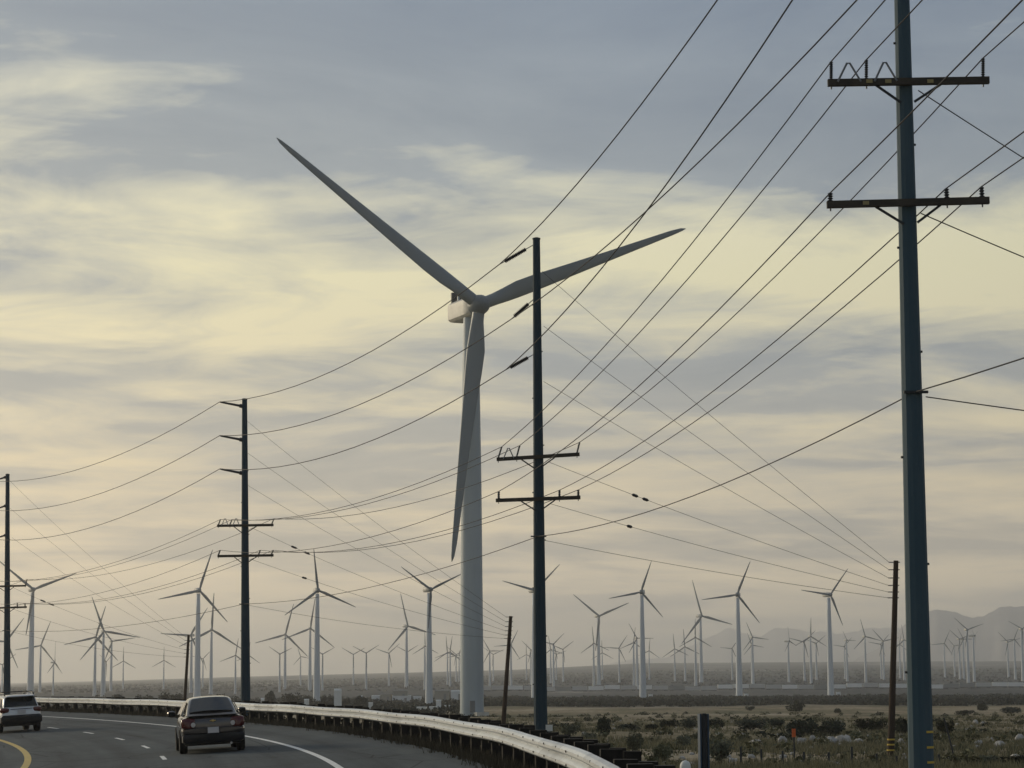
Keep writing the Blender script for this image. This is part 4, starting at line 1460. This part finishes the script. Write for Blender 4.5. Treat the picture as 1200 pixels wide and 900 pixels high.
rocks = [rock_mesh(k) for k in range(5)]
ROCKS = [(886, 872, 22, 5, 'long low pale rock left of the orange marker'), (917, 870, 14, 7, 'pale rock just left of the orange marker'), (938, 871, 14, 6, 'pale rock just right of the orange marker'),
         (952, 868, 9, 6, 'small pale rock between the orange marker and biggest rocks'), (974, 872, 22, 8, 'large pale rock in the middle of the rock row'), (988, 871, 24, 9, 'largest pale rock of the row'),
         (1006, 872, 16, 6, 'pale rock left of the banded wooden pole'), (1056, 872, 12, 6, 'pale rock between banded pole and near steel pole'), (1143, 849, 10, 5, 'small white rock at right, left one of a cluster'),
         (1152, 850, 7, 4, 'small white rock at right, right one of a cluster'), (1147, 874, 12, 6, 'pale rock right of the leaning stake'), (1172, 876, 20, 7, 'wide pale rock near the right edge'),
         (1195, 868, 14, 7, 'pale rock at the right picture edge'), (1104, 864, 8, 3, 'tiny pale rock beside the dark shrub right of near pole'), (1162, 870, 8, 5, 'small pale rock above the wide right rock'),
         (1060, 893, 9, 6, 'rounded grey rock at the foot of the near steel pole')]
for i, (px, py, w, h, lab) in enumerate(ROCKS):
    g = ground_hit(px, py, 62)
    k = g.y / FPX
    o = link('rock', rocks[i % 5], None, loc=g, rot=(0, 0, random.uniform(0, 6)), scl=(w * k / 2, w * k / 2.6, h * k / .75))
    tag(o, lab, 'rock', 'pale rocks in the field')
X, Y, Z = field_points(330, 75, 300, 1.1)
vs_, fs_ = [], []
for x, y, z in zip(X, Y, Z):
    r0 = random.uniform(.06, .22)
    b0 = len(vs_)
    for hz, f in ((-.1, 1.0), (.5, .9), (.8, .4)):
        for j in range(5):
            vs_.append((x + math.cos(1.2566 * j) * r0 * f * random.uniform(.7, 1.2), y + math.sin(1.2566 * j) * r0 * f, z + hz * r0))
    for q in range(2):
        for j in range(5):
            fs_.append((b0 + q * 5 + j, b0 + q * 5 + (j + 1) % 5, b0 + (q + 1) * 5 + (j + 1) % 5, b0 + (q + 1) * 5 + j))
    fs_.append(tuple(b0 + 10 + j for j in range(4)))
me_ = bpy.data.meshes.new('gravel'); me_.from_pydata(vs_, [], fs_); me_.materials.append(M['rock'])
tag(link('gravel', me_), 'small pale stones strewn over the field', 'stones', kind='stuff')

# ------------------------------------------------------------------ roadside furniture
# square steel post right of the guardrail
pt = at(824, 836, 26.0)
g = Vector((pt.x, 26.0, ground(pt.x, 26.0)))
o = empty('steel_post', g, R(8), 'thick dark blue steel H-shaped post right of the guardrail end', 'post')
hp = pt.z - g.z
mb = MB(); mb.box((0, 0, hp / 2 - .1), (.045, .10, hp + .2)); mb.build('web', M['dark_trim'], o)
for sg in (-1, 1):
    mb = MB(); mb.box((sg * .045, -0.0, hp / 2 - .1), (.018, .12, hp + .19)); mb.build('flange', M['post_blue'], o)
# white round-topped marker
pt = at(803, 891, 30.0)
g = Vector((pt.x, 30.0, ground(pt.x, 30.0)))
mb = MB(); hp = pt.z - g.z
mb.lathe([(.075, -.2), (.075, hp - .1), (.068, hp - .05), (.045, hp - .015), (.01, hp)], n=14)
tag(smooth_by_angle(mb.build('marker_post', M['white_plate'], loc=g), 50), 'white round-topped marker peeking up at the bottom edge', 'marker')
# small white plate behind the rail
pt = at(643.5, 853, 50.0)
g = Vector((pt.x, 50.0, ground(pt.x, 50.0)))
o = empty('delineator', g, 0, 'small white square marker plate behind the guardrail', 'marker')
mb = MB(); mb.box((0, 0, (pt.z - g.z) / 2), (.04, .03, pt.z - g.z)); mb.build('post', M['galv'], o)
mb = MB(); mb.box((0, -.03, pt.z - g.z), (.155, .012, .14)); mb.build('plate', M['white_plate'], o)
# orange-tipped marker
g = ground_hit(931, 892, 62)
k = g.y / FPX
o = empty('marker_post', g, 0, 'thin dark post with an orange tip among the field shrubs', 'marker')
mb = MB(); mb.box((0, 0, 14 * k), (1.6 * k, .03, 28 * k)); mb.build('post', M['dark_trim'], o)
mb = MB(); mb.box((0, 0, 32.2 * k), (4.2 * k, .04, 9.6 * k)); mb.build('cap', M['orange'], o)
# leaning stake
g = ground_hit(1120, 893, 62)
tp = at(1106, 841, g.y)
mb = MB(); mb.tube([(0, 0, -.1), (tp - g) * .5, tp - g], .035, 8)
tag(mb.build('leaning_stake', M['dark_trim'], loc=g), 'thin dark stake leaning left of the small white rocks', 'stake')
# low fence
FY = 80.0
fpx = [(868, 875), (892, 878), (917, 880), (942, 881), (971, 881.5), (998, 875), (1027, 883), (1050.5, 886), (1100, 884), (1133, 885), (1174, 887), (1198, 885)]
b0 = on_ground(930, FY)
fence = empty('wire_fence', b0, 0, 'low wire fence on thin dark metal posts at the bottom right', 'fence')
tops_ = []
for x, y in fpx:
    tp = at(x, y, FY)
    gz_ = ground(tp.x, FY)
    mb = MB(); mb.box((tp.x - b0.x, 0, (tp.z + gz_) / 2 - b0.z - .1), (.075, .06, tp.z - gz_ + .2)); mb.build('fence_post', M['dark_trim'], fence)
    tops_.append(Vector((tp.x, FY - .05, tp.z)) - b0)
for dz_ in (.12, .40):
    mb = MB(); mb.tube([q - Vector((0, 0, dz_)) for q in tops_], .006, 4); mb.build('fence_wire', M['guy'], fence)

# ------------------------------------------------------------------ buildings, boxes and freight train
M['shed_white'] = principled('shed_white', (0.78, 0.80, 0.80), 0.7, noise=(0.3, (0.66, 0.67, 0.67), 4.0, .4, .7, (1, 1, 1)))
M['shed_cream'] = principled('shed_cream', (0.40, 0.37, 0.31), 0.8)
M['shed_roof'] = principled('shed_roof', (0.28, 0.27, 0.26), 0.8)
SHEDS = [(392, 400, 807, 826, 'shed_white', 'tall white box beside the guardrail left of the tall turbine'), (306, 310, 818, 823, 'shed_white', 'small white box right of the slant-armed pole base'),
         (357, 362, 819, 823, 'shed_white', 'tiny white box left of the tall turbine base'), (432, 437, 823, 828, 'shed_white', 'small white box above the guardrail bend'), (421.5, 425, 815, 820, 'shed_white', 'tiny white box under dark trees left of the trailers'),
         (436, 446, 815, 819, 'shed_white', 'leftmost short white trailer of the trailer row'), (447, 459, 813, 819, 'shed_cream', 'cream trailer second in the trailer row'), (459.5, 482, 815, 820, 'shed_white', 'longest white trailer of the trailer row'),
         (484, 494, 816, 820, 'shed_white', 'short white trailer right of the longest trailer'), (461, 478, 808.5, 814, 'shed_cream', 'cream building behind the trailer row'),
         (510, 527, 808.5, 814, 'shed_cream', 'cream building left of the giant turbine tower'), (528.5, 543, 809, 815, 'shed_white', 'white building touching the giant turbine tower'),
         (488.5, 500, 828.5, 834, 'shed_white', 'white box at the foot of the tall turbine, left of three'), (503, 513, 828, 834, 'shed_white', 'white box at the foot of the tall turbine, middle of three'),
         (520, 528, 826.5, 834.5, 'shed_white', 'white box at the foot of the tall turbine, right of three'), (511, 517, 820, 826, 'shed_white', 'small white box right of the tall turbine tower')]
for x0, x1, y0, y1, mt, lab in SHEDS:
    Yd = 520.0 if y1 > 822 else 900.0
    g = on_ground((x0 + x1) / 2, Yd)
    tp = at((x0 + x1) / 2, y0, Yd)
    w = (x1 - x0) * Yd / FPX
    h = tp.z - g.z
    dpt = max(1.5, min(w, 6.0))
    o = empty('shed', g, random.uniform(-.1, .1), lab, 'building', 'pale sheds and trailers beyond the guardrail')
    mb = MB(); mb.box((0, 0, h * .46), (w * .97, dpt, h * .92 + .3)); mb.build('wall', M[mt], o)
    mb = MB(); mb.box((0, 0, h * .955), (w, dpt + .3, h * .09), top=(.97, .7)); mb.build('roof', M['shed_roof' if mt == 'shed_cream' else 'shed_white'], o)
    if w > 2.5:
        mb = MB(); mb.box((w * .2, -dpt / 2 - .03, h * .4), (min(1.0, w * .2), .05, h * .6)); mb.build('door', M['shed_roof'], o)
for x, y in ((762.5, 819), (874.5, 818), (982.5, 816)):
    pb = ground_hit(x, y, 300)
    k = pb.y / FPX
    o = empty('transformer_box', pb, 0, 'small white cabinet at the foot of %s' % {762.5: 'the first level-bladed turbine', 874.5: 'the second level-bladed turbine', 982.5: 'the turbine near the banded pole'}[x], 'cabinet', 'cabinets at turbine feet')
    mb = MB(); mb.box((0, 0, 2.6 * k), (5 * k, 4 * k, 5.4 * k)); mb.build('cabinet', M['shed_white'], o)
    mb = MB(); mb.box((0, 0, 5.5 * k), (5.4 * k, 4.4 * k, .5 * k)); mb.build('lid', M['shed_roof'], o)

M['box_light'] = principled('box_light', (0.80, 0.81, 0.80), 0.6)
M['box_grey'] = principled('box_grey', (0.20, 0.215, 0.22), 0.7)
M['box_mid'] = principled('box_mid', (0.45, 0.46, 0.46), 0.7)
TY = 1630.0
seq = 'mmlmmgmllmlmgmmllmmlmgllmllllggmlllmmgmmmmmllml'
wagon = {}
for cc, mt in (('l', 'box_light'), ('g', 'box_grey'), ('m', 'box_mid')):
    mb = MB(); mb.box((0, 0, 2.55), (11.0, 2.6, 2.9)); wagon[cc] = mb.mesh('container', M[mt])
mb = MB(); mb.box((0, 0, .85), (11.3, 2.4, .42)); wag_bed = mb.mesh('wagon_bed', M['dark_trim'])
mb = MB(); mb.lathe([(.5, -1.0), (.5, 1.0)], n=10, ax='Y'); wag_wheel = mb.mesh('wheelset', M['dark_trim'])
xs0 = at(566, 800, TY).x
i = 0
x = xs0
U_ = ['', 'first', 'second', 'third', 'fourth', 'fifth', 'sixth', 'seventh', 'eighth', 'ninth']
ORDW = U_[1:] + ['tenth', 'eleventh', 'twelfth', 'thirteenth', 'fourteenth', 'fifteenth', 'sixteenth', 'seventeenth', 'eighteenth', 'nineteenth']
for d_, e_ in (('twent', 'twenty'), ('thirt', 'thirty'), ('fort', 'forty')):
    ORDW += [d_ + 'ieth'] + [e_ + '-' + q for q in U_[1:]]
while i < len(seq) and x < at(1230, 800, TY).x:
    zt = max(ground(x - 5, TY), ground(x + 5, TY), ground(x, TY)) + 0.05
    o = empty('freight_wagon', (x, TY, zt), 0, None, None, 'wagons of the long freight train')
    dcol = {'l': 'pale', 'g': 'dark grey', 'm': 'mid grey'}[seq[i]]
    tag(o, '%s container wagon, %s from the left in the distant freight train' % (dcol, ORDW[i]), 'train wagon')
    link('container', wagon[seq[i]], o); link('wagon_bed', wag_bed, o)
    for wx_ in (-4.4, -3.0, 3.0, 4.4):
        link('wheelset', wag_wheel, o, loc=(wx_, 0, .5))
    x += 11.75
    i += 1

# ------------------------------------------------------------------ mountains
def range_mesh(name, pts, Y, depth, mat, seed):
    r_ = np.random.default_rng(seed)
    xs_ = np.linspace(pts[0][0], pts[-1][0], 160)
    ys_ = np.interp(xs_, [p[0] for p in pts], [p[1] for p in pts])
    for a_, w_ in ((1.5, .05), (.9, .11), (.6, .23), (.35, .5)):
        ys_ = ys_ + a_ * np.sin(xs_ * w_ + r_.uniform(0, 6))
    vs, fs = [], []
    nl = 14
    nx = len(xs_)
    for j in range(nl):
        f = j / (nl - 1)
        for i_, (x_, y_) in enumerate(zip(xs_, ys_)):
            top = at(x_, y_, Y)
            zb = -40.0
            hgt = (top.z - zb)
            if f <= .75:
                q = f / .75
                prof = q ** 1.25
                spur = math.sin(x_ * .09 + j * .55) * .10 + math.sin(x_ * .23 - j * .9) * .05
                yy = Y - depth * (1 - q) * (1 + .25 * spur)
                zz = zb + hgt * max(0, prof + spur * q * (1 - q))
            else:
                q = (f - .75) / .25
                yy = Y + depth * q * .6
                zz = zb + hgt * (1 - q)
            vs.append((top.x * yy / Y, yy, zz))
    for j in range(nl - 1):
        for i_ in range(nx - 1):
            a_ = j * nx + i_
            fs.append((a_, a_ + 1, a_ + nx + 1, a_ + nx))
    mb = MB(); mb.add(vs, fs)
    o = mb.build(name, mat, None, True)
    return tag(o, kind='structure')


M['mountain'] = principled('mountain', (0.20, 0.185, 0.18), 0.95, noise=(0.004, (0.28, 0.255, 0.24), 8.0, .35, .7, (1, 1, 2)))
range_mesh('mountain_range', [(1000, 772), (1040, 745), (1065, 722), (1085, 710), (1100, 707), (1120, 711), (1140, 715), (1152, 713), (1170, 704), (1185, 702), (1210, 703), (1260, 712), (1330, 735), (1420, 770)], 9600, 1700, M['mountain'], 3)
range_mesh('far_mountain_range', [(700, 776), (780, 768), (826, 742), (854, 731), (872, 738), (890, 742), (906, 732), (925, 729), (950, 733), (985, 739), (1010, 733), (1030, 731), (1060, 727), (1110, 735), (1180, 750), (1300, 775)], 15000, 1800, M['mountain'], 5)

# ------------------------------------------------------------------ haze
hz = MB()
hz.box((0, 0, 175), (43000, 43000, 470))
hm = bpy.data.materials.new('haze')
hm.use_nodes = True
ht = hm.node_tree
ht.nodes.clear()
pv = N(ht, 'ShaderNodeVolumePrincipled')
pv.inputs['Color'].default_value = (0.975, 0.968, 0.965, 1)
pv.inputs['Density'].default_value = 1.5e-4
pv.inputs['Anisotropy'].default_value = 0.6
ho = N(ht, 'ShaderNodeOutputMaterial')
L(ht, pv.outputs[0], ho.inputs['Volume'])
hzo = hz.build('haze', hm)
tag(hzo, 'pale dusty haze lying over the whole plain', 'haze', kind='stuff')
